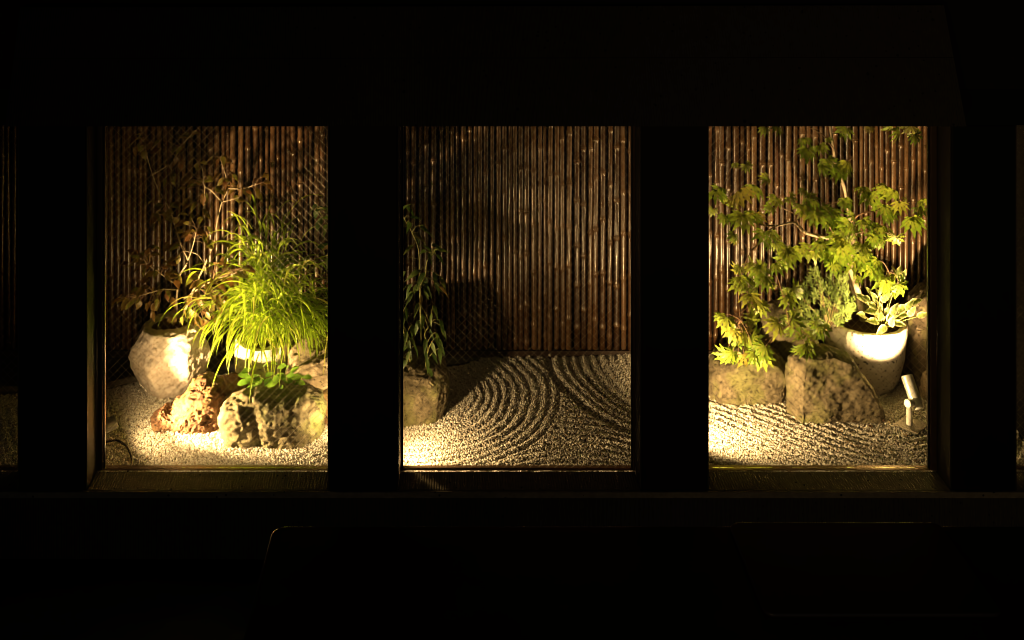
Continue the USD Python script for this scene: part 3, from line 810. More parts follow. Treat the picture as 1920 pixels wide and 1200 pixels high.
# ------------------------------------------------------------------ lamps
def lamp(key, label, foot, mouth, aim, power, cone=38.0, soft=1.0, side=1, hdir=None, spill=0.0):
    """A small cylinder spotlight on a knuckle and post: foot on the gravel, the lit end of the head at 'mouth', pointing at 'aim'."""
    foot, mouth, aim = (np.asarray(v, float) for v in (foot, mouth, aim))
    ax = unit(aim - mouth)
    t = thing('garden_spotlight', label, 'spotlight', foot, 'garden spotlights')
    L, r = 0.112, 0.0205
    tail = mouth - ax * L
    head = obj('head', lathe([(0, 0), (r * 0.86, 0), (r * 0.95, 0.002), (r * 0.95, L * 0.34 - 0.001), (r * 0.90, L * 0.34), (r * 0.90, L * 0.34 + 0.0016), (r, L * 0.34 + 0.0022), (r, L - 0.002), (r * 0.95, L), (r * 0.84, L), (r * 0.82, L - 0.006), (0, L - 0.0065)],
                             tail, ax, 28), 'steel' if key == 'D' else 'steel_dark', t, smooth=35)
    obj('lens', lathe([(0, L - 0.0058), (r * 0.8, L - 0.0058)], tail, ax, 24), 'lamp_lens', head)
    up = np.array([0, 0, 1.0])
    h = unit(np.cross(ax, up)) * side if hdir is None else unit(np.array(hdir) - ax * (ax @ np.array(hdir)))
    kn = tail + ax * L * 0.22 + h * (r + 0.016)
    kn0 = kn - h * 0.0165
    obj('knuckle', lathe([(0, -0.002), (0.012, -0.002), (0.0145, 0), (0.0145, 0.022), (0.013, 0.0235), (0, 0.0235)], kn - h * 0.012, h, 20), 'steel' if key == 'D' else 'steel_dark', t, smooth=35)
    pt = np.array([kn[0], kn[1], foot[2]])
    zt_ = kn[2] - pt[2]
    obj('post', lathe([(0, -0.03), (0.011, -0.03), (0.011, zt_ * 0.72), (0.0095, zt_ * 0.74), (0.0095, zt_), (0, zt_)], pt, up, 18), 'steel' if key == 'D' else 'steel_dark', t, smooth=35)
    rot = trimesh.transformations.rotation_matrix(0.75, [0, 0, 1])
    pl = trimesh.creation.box([0.085, 0.085, 0.004])
    pl.apply_transform(rot)
    pl.apply_translation([pt[0] + 0.006, pt[1], foot[2] + 0.008])
    obj('base_plate', pl, 'plate_metal', t)
    x, y, z = frame(-ax)
    for nm, pw, cn, sf in (('light', power, cone, soft), ('spill_light', power * spill, 88.0, 1.0)):
        if pw <= 0:
            continue
        lt = UsdLux.SphereLight.Define(stage, t.path + '/' + nm)
        lt.AddTransformOp().Set(Gf.Matrix4d(*x, 0, *y, 0, *z, 0, *(mouth + ax * 0.004 - t.loc), 1))
        lt.CreateRadiusAttr(0.012)
        lt.CreateNormalizeAttr(True)
        lt.CreateIntensityAttr(LAMP_BASE * pw)
        lt.CreateColorAttr(Gf.Vec3f(*LAMP_COLOR))
        sh = UsdLux.ShapingAPI.Apply(lt.GetPrim())
        sh.CreateShapingConeAngleAttr(cn)
        sh.CreateShapingConeSoftnessAttr(sf)
    return t, pt


mA = at(218, 789, 3.76)
lamp('A', 'spotlight at the left edge of the grass window, cut off by the frame', (mA[0] - 0.07, mA[1] - 0.02, GZ), mA, mA + np.array([1.03, 0.57, 0.39]), POWER['A'], 49, soft=0.3, side=-1, spill=0.12)
mB = np.array([-0.355, 0.29, 0.065])
lamp('B', 'spotlight behind the column left of the middle window, turned to the grass', (mB[0] + 0.05, mB[1], GZ), mB, mB + np.array([-0.62, 0.5, 0.25]), POWER['B'], 80)
mE = np.array([-0.205, 0.190, 0.062])
lamp('E', 'spotlight behind the column left of the middle window, turned to the raked gravel', (mE[0] - 0.08, mE[1], GZ), mE, mE + np.array([0.82, 0.30, -0.07]), POWER['E'], 80)
mC = np.array([0.75, 0.205, 0.085])
lamp('C', 'spotlight hidden behind the column left of the maple window', (mC[0] - 0.05, mC[1], GZ), mC, mC + np.array([0.62, 0.68, 0.30]), POWER['C'], 72)
mD = at(1700, 704, 3.985)
lamp('D', 'lit silver spotlight standing in the gravel beside the round pot', (mD[0], mD[1], GZ + 0.006), mD, mD + np.array([-0.16, 0.54, 0.82]), POWER['D'], 61, soft=0.8, hdir=(-0.8, -0.6, 0.0))
cp = [ground(190, 832, -0.01), ground(203, 828, 0.0), ground(220, 826, 0.004), ground(236, 836, 0.0), ground(245, 852, -0.008), ground(247, 868, -0.014), ground(240, 884, -0.016)]
obj('power_cable', tube(catmull(cp, 6), 0.0036, 8), 'cable_rubber', smooth=True, label='black power cable looping over the gravel below the left spotlight', cat='cable')

# ------------------------------------------------------------------ leaves
def place(V, base, d, up):
    """Leaf coordinates (x along the leaf, z its upper side) to the world."""
    xa = unit(d)
    za = np.asarray(up, float)
    za = unit(za - xa * (za @ xa))
    ya = np.cross(za, xa)
    return base + V[:, :1] * xa + V[:, 1:2] * ya + V[:, 2:3] * za


def blade_leaf(L, W, droop=0.3, fold=0.25, n=7, shape='ovate', wav=0.0, edge=False):
    ts = np.linspace(0, 1, n + 1)
    if shape == 'ovate':
        w = np.sin(np.pi * ts ** 0.75) ** 0.9 * (1 - 0.25 * ts)
    elif shape == 'lance':
        w = np.sin(np.pi * ts ** 0.62) * (1 - 0.45 * ts)
    else:
        w = np.sin(np.pi * np.clip(ts, 0, 1) ** 1.35) ** 0.8
    w = w * W / 2
    w[0], w[-1] = W * 0.03, 0.0
    z = -droop * L * ts ** 2
    xx = L * (ts - 0.12 * droop * ts ** 2)
    V, tone = [], []
    cols = (-1, -0.72, 0, 0.72, 1) if edge else (-1, 0, 1)
    for i in range(n + 1):
        for c in cols:
            zz = z[i] + abs(c) * w[i] * fold + (wav * W * math.sin(i * 1.9 + c) if c else 0)
            V.append((xx[i], c * w[i], zz))
            tone.append(1.0 if abs(c) == 1 else (0.55 if (abs(c) > 0.5 and i % 2) else 0.0))
    k = len(cols)
    Fc = []
    for i in range(n):
        for c in range(k - 1):
            a = i * k + c
            Fc += [(a, a + k, a + k + 1), (a, a + k + 1, a + 1)]
    return np.array(V), np.array(Fc), np.array(tone)


def maple_leaf(S, rs, lobes=9):
    V, Fc, tone = [], [], []
    span = 2.1
    for k in range(lobes):
        u = k / (lobes - 1) * 2 - 1
        th = u * span + rs.uniform(-0.06, 0.06)
        L = S * (0.68 - 0.30 * abs(u) ** 1.5) * rs.uniform(0.92, 1.08)
        W = L * 0.29
        dr = rs.uniform(0.5, 1.1)
        n = 8
        ts = np.linspace(0, 1, n + 1)
        w = np.interp(ts, [0, 0.15, 0.42, 0.62, 0.8, 1.0], [0.22, 0.38, 0.66, 1.0, 0.66, 0.0]) * W / 2
        w[1:-1] *= np.where(np.arange(1, n) % 2 == 0, 0.66, 1.2)
        ca, sa = math.cos(th), math.sin(th)
        o = len(V)
        for i in range(n + 1):
            zc = -S * (0.34 * ts[i] ** 1.8 * dr + 0.0)
            for c in (-1, 0, 1):
                lx = L * ts[i] - (0.10 * L if (c and i % 2) else 0) * 0.5
                ly = c * w[i]
                V.append((lx * ca - ly * sa, lx * sa + ly * ca, zc + (0.35 * w[i] if c else 0) * 0.8 + k % 2 * S * 0.004))
                tone.append(0.75 if c == 0 and i < 5 else 0.0)
        for i in range(n):
            for c in range(2):
                a = o + i * 3 + c
                Fc += [(a, a + 3, a + 4), (a, a + 4, a + 1)]
    return np.array(V), np.array(Fc), np.array(tone)


def nearest(P, paths):
    best = None
    for pth in paths:
        d = np.linalg.norm(pth - P, axis=1)
        i = int(d.argmin())
        if best is None or d[i] < best[0]:
            best = (d[i], pth[i], pth, i)
    return best


def px_path(pts, per=5):
    return catmull([at(a, b, d) for a, b, d in pts], per)


def z5(x, y):
    return 1310 + x / 3.529, 220 + y / 3.529


def z6(x, y):
    return 1310 + x / 3.0, 540 + y / 3.0


# --- maple
maple = thing('maple_tree', 'small japanese maple with lobed leaves spreading over the right window', 'tree', (pc3[0], pc3[1], z3 - 0.03))
trunk1 = px_path([(1618, 600, 4.27), (1612, 560, 4.26), (1603, 530, 4.25), (1592, 500, 4.24), (1580, 478, 4.22), (1574, 455, 4.2), (1558, 447, 4.17), (1532, 442, 4.14), (1508, 435, 4.1), (1490, 418, 4.08), (1472, 420, 4.05), (1455, 424, 4.02)], 6)
trunk2 = px_path([(1622, 602, 4.30), (1600, 540, 4.33), (1597, 500, 4.34), (1598, 450, 4.34), (1593, 405, 4.32), (1584, 355, 4.30), (1571, 322, 4.28), (1563, 280, 4.26), (1557, 240, 4.24), (1548, 180, 4.2), (1535, 100, 4.15)], 6)
obj('trunk', tube(trunk1, np.linspace(0.0125, 0.0028, len(trunk1)), 10), 'bark_pale', maple, smooth=True)
obj('trunk', tube(trunk2, np.linspace(0.0105, 0.0035, len(trunk2)), 10), 'bark_pale', maple, smooth=True)
br = [[(1508, 435, 4.1), (1498, 420, 4.07), (1490, 402, 4.05), (1478, 395, 4.03), (1462, 388, 4.0)],
      [(1455, 424, 4.02), (1438, 436, 4.0), (1425, 455, 3.98), (1408, 472, 3.96), (1395, 500, 3.95), (1385, 540, 3.94), (1388, 600, 3.93)],
      [(1597, 415, 4.3), (1612, 402, 4.2), (1635, 396, 4.15), (1665, 390, 4.12), (1690, 382, 4.1), (1722, 378, 4.08)],
      [(1584, 470, 4.22), (1605, 440, 4.18), (1640, 430, 4.14), (1665, 437, 4.1), (1690, 452, 4.08)],
      [(1592, 500, 4.24), (1560, 480, 4.12), (1520, 470, 4.05), (1480, 480, 4.0), (1455, 500, 3.97), (1470, 560, 3.95), (1480, 610, 3.94)],
      [(1563, 280, 4.26), (1545, 255, 4.2), (1520, 240, 4.15), (1500, 232, 4.1)],
      [(1571, 322, 4.28), (1582, 310, 4.2), (1600, 295, 4.15)],
      [(1455, 424, 4.02), (1420, 420, 4.0), (1390, 405, 3.98), (1370, 375, 3.97), (1352, 360, 3.97)],
      [(1548, 180, 4.2), (1590, 200, 4.14), (1640, 215, 4.1), (1700, 232, 4.06)],
      [(1604, 532, 4.25), (1630, 515, 4.18), (1655, 508, 4.12), (1675, 512, 4.08)],
      [(1580, 478, 4.22), (1590, 455, 4.1), (1598, 440, 4.05)],
      [(1574, 455, 4.2), (1545, 410, 4.1), (1530, 395, 4.08), (1515, 385, 4.05)]]
paths = [trunk1, trunk2]
for b in br:
    p = px_path(b, 5)
    paths.append(p)
    obj('branch', tube(p, np.linspace(0.0032, 0.0011, len(p)), 6), 'stem_brown', maple, smooth=True)
L5 = [(960, 90, 110), (1140, 80, 70), (1330, 90, 150), (1270, 70, 110), (1450, 130, 110), (1400, 80, 120), (430, 80, 80), (520, 70, 80), (700, 150, 90), (720, 230, 120), (820, 200, 90), (860, 305, 130), (950, 340, 130), (985, 310, 90),
      (110, 500, 130), (190, 560, 160), (290, 500, 150), (150, 480, 130), (170, 670, 90), (320, 330, 80), (440, 400, 80), (300, 680, 160), (380, 660, 120), (240, 670, 100), (510, 550, 100), (465, 605, 80), (620, 540, 90),
      (740, 540, 120), (720, 620, 150), (830, 630, 140), (780, 660, 140), (690, 600, 110), (900, 640, 110), (985, 555, 100), (1140, 530, 150), (1240, 480, 140), (1290, 500, 100), (1230, 610, 140), (1270, 640, 110), (1330, 580, 110), (1495, 555, 90), (1480, 610, 110), (1415, 700, 150),
      (1000, 710, 150), (1100, 700, 110), (1190, 740, 130), (1300, 810, 120), (1190, 830, 120), (960, 770, 110), (1040, 760, 110), (900, 800, 130), (760, 880, 160), (820, 850, 130), (560, 850, 100), (610, 910, 140), (670, 880, 120), (950, 880, 170), (1100, 930, 140), (1030, 960, 140), (900, 990, 120), (860, 920, 120),
      (560, 960, 130), (420, 1010, 150), (350, 980, 110), (430, 780, 130), (490, 770, 100), (260, 1020, 110), (260, 1110, 110), (370, 1140, 170), (320, 1100, 120), (230, 790, 80), (440, 1080, 120), (640, 1150, 120), (1130, 1010, 120), (1180, 1000, 130), (1230, 1090, 150), (1340, 1130, 140), (1300, 1060, 110), (1100, 870, 120)]
L6 = [(150, 190, 110), (240, 270, 160), (310, 300, 140), (150, 390, 120), (260, 400, 120), (350, 400, 140), (430, 210, 120), (540, 200, 130), (520, 60, 120), (640, 270, 150), (620, 340, 120), (700, 230, 110), (310, 190, 110), (300, 60, 120), (200, 290, 110), (560, 150, 100), (660, 330, 110), (330, 340, 120)]
leaves = [(*z5(a, b), w / 3.529) for a, b, w in L5] + [(*z6(a, b), w / 3.0) for a, b, w in L6]
rs = np.random.RandomState(12)
leaves += [(a + rs.uniform(-24, 24), b + rs.uniform(-16, 20), w * rs.uniform(0.5, 0.9)) for a, b, w in leaves if rs.rand() < 0.85 and b > 250]
leaves = [l for l in leaves if l[0] < 1752]
for lx, ly, w in leaves:
    d = float(np.interp(lx, [1330, 1480, 1620, 1745], [3.93, 3.97, 4.06, 4.08])) + rs.uniform(-0.05, 0.06)
    if ly < 330:
        d += 0.05
    C = at(lx, ly, d)
    S = w * d / F * 1.18
    _, q, pth, i = nearest(C, paths)
    out = C - q
    out[2] *= 0.3
    D = unit(unit(out + 1e-3) * 0.55 + np.array([rs.uniform(-0.35, 0.35), rs.uniform(-0.55, -0.05), -0.55 + rs.uniform(-0.3, 0.25)]))
    up = unit(np.array([rs.uniform(-0.45, 0.45), -0.75 + rs.uniform(-0.25, 0.25), 0.62]))
    V, Fc, tone = maple_leaf(S, rs)
    base = C - D * S * 0.18
    obj('leaf', (place(V, base, D, up), Fc), 'maple_leaf', maple, smooth=True, tone=tone)
    q2 = pth[max(0, min(len(pth) - 1, i))]
    mid = (q2 + base) / 2 + np.array([0, 0, 0.012])
    tw = catmull([q2, mid, base], 4)
    obj('twig', tube(tw, np.linspace(0.0011, 0.0006, len(tw)), 4), 'stem_brown', maple, smooth=True)

# --- red leafed shrub in the faceted planter
def z1(x, y):
    return 150 + x / 3.529, 220 + y / 3.529


def z2p(x, y):
    return 150 + x / 3.0, 540 + y / 3.0


shrub = thing('red_leaf_shrub', 'thin stemmed shrub with reddish brown leaves growing from the pale planter', 'shrub', (pc[0], pc[1], rimz - 0.02))
stems = [[(640, 1290, 4.25), (640, 1200, 4.24), (652, 1090, 4.23), (662, 1040, 4.22), (712, 950, 4.2), (680, 870, 4.2), (640, 760, 4.22), (610, 650, 4.24), (575, 570, 4.26), (520, 480, 4.28), (480, 380, 4.28), (450, 280, 4.26), (420, 150, 4.24)],
         [(712, 950, 4.2), (735, 890, 4.18), (755, 820, 4.16), (770, 740, 4.14)],
         [(690, 1290, 4.25), (760, 1120, 4.24), (838, 950, 4.22), (888, 820, 4.22), (910, 680, 4.22), (940, 560, 4.2), (978, 470, 4.18), (960, 370, 4.16), (930, 280, 4.16)],
         [(940, 560, 4.2), (870, 485, 4.16), (822, 450, 4.14), (812, 350, 4.12), (790, 310, 4.12)],
         [(650, 1120, 4.23), (590, 1075, 4.18), (500, 1010, 4.12), (430, 960, 4.08)],
         [(838, 1040, 4.22), (825, 985, 4.2), (780, 910, 4.18), (700, 885, 4.15)],
         [(640, 1140, 4.23), (540, 1140, 4.16), (450, 1165, 4.1), (360, 1190, 4.06)],
         [(690, 1200, 4.24), (790, 1130, 4.15), (900, 1070, 4.08), (1000, 1040, 4.04), (1100, 1000, 4.02)],
         [(610, 650, 4.24), (560, 640, 4.2), (500, 650, 4.16)], [(978, 470, 4.18), (1080, 470, 4.14), (1180, 440, 4.1)], [(940, 560, 4.2), (1000, 545, 4.16), (1050, 530, 4.12)],
         [(830, 650, 4.2), (826, 540, 4.18), (822, 450, 4.14)], [(480, 380, 4.28), (600, 300, 4.22), (680, 180, 4.18), (740, 110, 4.15)]]
paths = []
for k, s in enumerate(stems):
    p = catmull([at(*z1(a, b), d) for a, b, d in s], 5)
    paths.append(p)
    r0 = 0.0046 if k in (0, 2) else 0.0026
    obj('stem', tube(p, np.linspace(r0, 0.0010, len(p)), 6), 'bark_pale', shrub, smooth=True)
A1 = [(760, 95), (720, 125), (690, 120), (670, 200), (650, 215), (400, 215), (385, 200), (350, 150), (380, 110), (450, 180), (470, 190), (630, 295), (600, 290), (790, 340), (770, 320), (820, 300), (900, 310), (950, 280), (930, 265), (990, 290), (1000, 380), (1030, 395), (930, 430), (960, 440), (1000, 440), (610, 425), (560, 430), (620, 400), (690, 430), (740, 420), (780, 430), (850, 420), (960, 480),
      (920, 480), (1040, 540), (1120, 495), (1180, 495), (1100, 500), (1210, 440), (1240, 430), (1220, 385), (800, 550), (830, 545), (840, 640), (620, 580), (530, 590), (510, 580), (520, 650), (470, 660), (490, 680), (580, 670), (560, 650), (690, 560), (740, 600), (700, 590), (710, 800), (750, 750), (790, 770), (830, 780), (860, 740), (700, 760), (420, 900), (350, 890), (380, 920), (480, 870), (560, 850), (620, 860), (500, 900), (540, 930), (450, 940), (400, 960), (330, 980), (370, 1000), (420, 990), (600, 940), (650, 950), (560, 960), (500, 1000),
      (620, 1050), (660, 1070), (590, 1040), (730, 1050), (750, 1060), (460, 1040), (940, 940), (900, 960), (960, 990), (1020, 1010), (1100, 1000), (1130, 1000), (1000, 1100), (960, 1080), (880, 1080), (1040, 1080), (800, 1100), (770, 1090), (850, 1130), (370, 1140), (430, 1130), (390, 1160), (580, 1190), (520, 1170), (350, 1170), (1070, 1040), (930, 1120), (970, 840), (860, 855), (660, 700), (640, 690), (740, 660), (900, 390), (700, 400)]
A2 = [(200, 70), (240, 80), (270, 100), (225, 60), (320, 75), (370, 110), (430, 90), (410, 110), (440, 105), (415, 165), (500, 190), (530, 190), (480, 200), (620, 165), (640, 160), (610, 80), (570, 190), (640, 190), (690, 200), (720, 160), (760, 180), (800, 130), (760, 60), (680, 90), (700, 130), (650, 50), (490, 50), (740, 110), (330, 100), (670, 200), (785, 70), (820, 90)]
rs = np.random.RandomState(22)
SL = [z1(*a) for a in A1] + [z2p(*a) for a in A2]
SL += [(a + rs.uniform(-14, 14), b + rs.uniform(-8, 12)) for a, b in SL if rs.rand() < 0.95]
for (lx, ly) in SL:
    _, q, _, _ = nearest(at(lx, ly, 4.15), paths)
    d = float(np.clip(q[1] - CAMY + rs.uniform(-0.06, 0.02), 3.98, 4.3))
    C = at(lx, ly, d)
    L = rs.uniform(0.030, 0.048)
    out = C - q
    out[1] *= 0.4
    D = unit(unit(out + 1e-3) * 0.7 + np.array([rs.uniform(-0.4, 0.4), rs.uniform(-0.5, 0.1), -0.35 + rs.uniform(-0.35, 0.3)]))
    up = unit(np.array([rs.uniform(-0.5, 0.5), -0.55 + rs.uniform(-0.3, 0.3), 0.75]))
    V, Fc, tone = blade_leaf(L, L * rs.uniform(0.5, 0.64), rs.uniform(0.15, 0.5), 0.3, 6, 'ovate', 0.03)
    base = C - D * L * 0.5
    obj('leaf', (place(V, base, D, up), Fc), 'shrub_leaf', shrub, smooth=True, tone=tone * 0.6)
    if np.linalg.norm(base - q) > 0.008:
        tw = catmull([q, (q + base) / 2 + np.array([0, 0, 0.006]), base], 3)
        obj('twig', tube(tw, np.linspace(0.0009, 0.0005, len(tw)), 4), 'stem_brown', shrub, smooth=True)

# --- drooping grass
grass = thing('grass_clump', 'bright yellow green clump of arching grass spilling over the white planter', 'grass clump', (pc2[0], pc2[1], z2 - 0.01))
rs = np.random.RandomState(33)


def strip(root, v, side, L, W, g, n, peak=0.25, tipdry=0.0, jit=0.012):
    ds = L / n
    p, v = np.array(root, float), unit(v)
    V, tone, P = [], [], []
    for k in range(n + 1):
        t = k / n
        w = W / 2 * min(1, 0.3 + 0.7 * t / peak) * (1 - max(0, (t - peak) / (1 - peak)) ** 1.7)
        s_ = unit(side - v * (side @ v))
        nn = np.cross(s_, v)
        V += [p - s_ * w, p - nn * w * 0.45, p + s_ * w]
        tone += [max(0.0, (t - 0.84) * 5) * tipdry] * 3
        P.append((p.copy(), v.copy()))
        v = unit(v + np.array([0, 0, -g * (0.4 + 1.1 * t)]) + rs.normal(0, jit, 3))
        p = p + v * ds
        p[1] = min(p[1], YF - 0.03)
    Fc = []
    for k in range(n):
        for c in range(2):
            a = k * 3 + c
            Fc += [(a, a + 3, a + 4), (a, a + 4, a + 1)]
    return np.array(V), np.array(Fc), np.array(tone), P


bl = []
for i in range(160):
    az = rs.uniform(0, 2 * np.pi)
    if rs.rand() < 0.5:
        az = -np.pi / 2 + rs.normal(0, 0.95)
    hd = np.array([math.cos(az), math.sin(az) * 0.8, 0])
    el = rs.uniform(0.95, 1.56)
    if hd[0] < 0:
        hd[0] *= 0.72
    root = np.array([pc2[0] + 0.022 + rs.normal(0, 0.035), pc2[1] + rs.normal(0, 0.03), z2 - 0.012])
    side = unit(np.cross(hd, [0, 0, 1]))
    v0 = np.array([hd[0] * math.cos(el), hd[1] * math.cos(el), math.sin(el)])
    Lc = rs.uniform(0.17, 0.33) * (1.4 if el > 1.28 else 1.0)
    V, Fc, tone, P = strip(root, v0, side, Lc, 0.0034, rs.uniform(0.17, 0.30), 9, 0.1)
    bl.append((V, Fc, tone))
    for k in range(3, 10):
        if rs.rand() < 0.18:
            continue
        q, v = P[k]
        sgn = 1 if k % 2 else -1
        d0 = unit(v * 0.9 + side * sgn * rs.uniform(0.15, 0.6) + rs.normal(0, 0.12, 3) + np.array([0, 0, 0.12]))
        sd = unit(np.cross(d0, [0, 0, 1]) + rs.normal(0, 0.3, 3))
        bl.append(strip(q, d0, sd, rs.uniform(0.10, 0.20), rs.uniform(0.0055, 0.0105), rs.uniform(0.22, 0.46), 8, 0.28, float(rs.rand() < 0.4))[:3])
bl.sort(key=lambda b: b[0][:, 1].mean() - 0.6 * b[0][:, 2].mean() + (1.0 if np.ptp(b[0][:, 2]) < 0.02 else 0))
for V, Fc, tone in bl[:300]:
    obj('blade', (V, Fc), 'grass_blade', grass, smooth=True, tone=np.clip(tone, 0, 1))
if len(bl) > 300:
    mv, mf = cat([(b[0], b[1]) for b in bl[300:]])
    obj('inner_blades', (mv, mf), 'grass_blade', grass, smooth=True, tone=np.clip(np.concatenate([b[2] for b in bl[300:]]), 0, 1), kind='stuff')

# --- small green plant on the mossy rock
cover = thing('small_green_plant', 'small leafy bright green plant on top of the mossy rock', 'plant', at(510, 728, 3.98))
C2 = [(930, 490), (990, 490), (920, 530), (960, 520), (1040, 430), (1100, 420), (1130, 440), (1160, 450), (1200, 460), (1250, 490), (1275, 500), (1260, 560), (1180, 540), (1190, 580), (1120, 560), (1090, 530), (1060, 520), (1030, 580), (1070, 480), (1130, 490), (1160, 510), (1000, 540), (1240, 530), (940, 460), (1210, 500), (1050, 560), (1100, 590), (1010, 515), (1145, 560), (1220, 545), (1240, 575), (1075, 595), (1195, 600), (960, 560), (1110, 505), (1180, 490)]
base0 = at(*z2p(1090, 570), 4.0)
for a, b in C2:
    lx, ly = z2p(a, b)
    C = at(lx, ly, 3.95 + rs.uniform(-0.04, 0.05))
    L = rs.uniform(0.036, 0.052)
    D = unit((C - base0) * np.array([1, 0.3, 0.5]) * 12 + np.array([rs.uniform(-0.5, 0.5), rs.uniform(-0.7, 0.1), rs.uniform(-0.5, 0.2)]))
    up = unit(np.array([rs.uniform(-0.4, 0.4), -0.5, 0.85]))
    V, Fc, tone = blade_leaf(L, L * 0.55, 0.25, 0.25, 6, 'obovate', 0.02)
    base = C - D * L * 0.5
    obj('leaf', (place(V, base, D, up), Fc), 'cover_leaf', cover, smooth=True)
    g = np.array([base0[0] + (C[0] - base0[0]) * 0.7, base0[1] + 0.02, base0[2] - 0.01])
    tw = catmull([g, (g + base) / 2 + np.array([0, 0, 0.006]), base], 3)
    obj('stem', tube(tw, 0.0011, 4), 'stem_green', cover, smooth=True)

# --- dark drooping plant behind the column
def z3p(x, y):
    return 730 + x / 3.529, 220 + y / 3.529


def z4p(x, y):
    return 730 + x / 3.0, 540 + y / 3.0


lance = thing('drooping_plant', 'dark green plant with drooping pointed leaves behind the left middle column', 'plant', at(760, 700, 4.12))
stems = [[(*z3p(210, 1500), 4.13), (*z3p(205, 1200), 4.12), (*z3p(200, 1040), 4.11), (*z3p(195, 880), 4.1), (*z3p(150, 760), 4.1), (*z3p(110, 690), 4.1), (*z3p(85, 640), 4.1)],
         [(*z3p(203, 1120), 4.11), (*z3p(238, 1040), 4.09), (*z3p(250, 950), 4.07), (*z3p(290, 900), 4.05)],
         [(*z3p(150, 1500), 4.14), (*z3p(60, 1300), 4.13), (*z3p(-60, 1050), 4.12), (*z3p(-180, 850), 4.12), (*z3p(-300, 700), 4.14), (610, 410, 4.15), (596, 392, 4.15)],
         [(*z4p(200, 480), 4.0), (*z4p(215, 330), 4.0), (*z4p(200, 260), 4.02), (*z4p(230, 200), 4.04)], [(*z4p(120, 420), 4.02), (*z4p(100, 300), 4.03), (*z4p(60, 200), 4.05)],
         [(*z3p(-180, 850), 4.12), (640, 460, 4.12), (612, 480, 4.12)]]
paths = []
for k, s in enumerate(stems):
    p = catmull([at(a, b, d) for a, b, d in s], 5)
    paths.append(p)
    obj('stem', tube(p, np.linspace(0.0034, 0.0013, len(p)), 6), 'stem_green', lance, smooth=True)
B3 = [(100, 590), (150, 620), (180, 660), (90, 720), (130, 720), (200, 790), (240, 740), (120, 870), (250, 860), (310, 850), (360, 880), (340, 930), (270, 940), (190, 820), (80, 1060), (150, 1040), (100, 1120), (240, 1100), (200, 1080), (360, 1100), (330, 1130), (170, 1150), (120, 1180), (60, 980), (40, 800), (230, 880), (300, 880), (370, 1150), (310, 1080), (250, 1140)]
B4 = [(100, 20), (280, 15), (210, 40), (265, 140), (100, 150), (130, 250), (150, 230), (110, 70), (310, 260), (290, 330), (90, 290), (160, 360), (100, 400), (120, 440), (170, 440), (100, 530), (180, 500), (240, 490), (220, 440), (260, 400), (80, 350), (200, 330), (250, 350), (280, 290), (190, 200), (230, 180), (75, 200), (60, 260), (140, 310), (240, 270), (110, 350), (70, 450), (210, 390), (150, 130), (180, 80), (290, 390), (300, 220)]
B1 = [(1540, 600), (1600, 600), (1580, 710), (1630, 660), (1560, 650), (1600, 850), (1640, 970), (1620, 740), (1570, 730), (1640, 620), (1630, 860)]
hid = [(690 + rs.uniform(-50, 50), rs.uniform(430, 690)) for _ in range(40)]
for q0 in [(z3p(*a), 0) for a in B3] + [(z4p(*a), 1) for a in B4] + [(z1(*a), 2) for a in B1] + [(h, 0) for h in hid]:
    (lx, ly), kind_ = q0
    _, q, _, _ = nearest(at(lx, ly, 4.05), paths)
    C = at(lx, ly, float(np.clip(q[1] - CAMY + rs.uniform(-0.09, 0.03), 3.96, 4.2)))
    L = rs.uniform(0.046, 0.074) if kind_ != 2 else rs.uniform(0.042, 0.058)
    out = C - q
    out[1] *= 0.4
    D = unit(unit(out + 1e-3) * 0.75 + np.array([rs.uniform(-0.35, 0.35), rs.uniform(-0.5, 0.1), (-0.3, -1.5, -0.2)[kind_] + rs.uniform(-0.3, 0.3)]))
    up = unit(np.array([rs.uniform(-0.5, 0.5), -0.5 + rs.uniform(-0.3, 0.2), 0.8]))
    V, Fc, tone = blade_leaf(L, L * (rs.uniform(0.26, 0.36) if kind_ != 2 else 0.5), rs.uniform(0.2, 0.5), 0.35, 8, 'lance', 0.02)
    base = C - D * L * 0.5
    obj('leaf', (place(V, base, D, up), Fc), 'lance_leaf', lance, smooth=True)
    if np.linalg.norm(base - q) > 0.01:
        tw = catmull([q, (q + base) / 2 + np.array([0, 0, 0.008]), base], 3)
        obj('twig', tube(tw, np.linspace(0.0011, 0.0006, len(tw)), 4), 'stem_green', lance, smooth=True)

# --- juniper in the round pot
jun = thing('juniper', 'blue green feathery juniper in the round pot left of the maple trunk', 'shrub', at(1560, 605, 4.2))


def twig_mesh(p, d, L, r, n=9, seed=0):
    """A scale leafed shoot: overlapping small cones along a short curve."""
    rr = np.random.RandomState(seed)
    ms = []
    q = np.array(p, float)
    v = unit(d)
    for k in range(n):
        h = L / n
        x, y, z = frame(v)
        rad = r * (1.1 - 0.75 * k / n)
        a = rr.uniform(0, 6.28) + np.arange(4) * np.pi / 2
        ringv = q + rad * (np.cos(a)[:, None] * x + np.sin(a)[:, None] * y) + v * h * 0.9
        V = np.vstack([q[None], ringv, (q + v * h * 1.9)[None]])
        Fc = [(0, 1 + (j + 1) % 4, 1 + j) for j in range(4)] + [(5, 1 + j, 1 + (j + 1) % 4) for j in range(4)]
        ms.append((V, np.array(Fc)))
        q = q + v * h
        v = unit(v + rr.normal(0, 0.06, 3) + np.array([0, 0, 0.02]))
    return cat(ms)


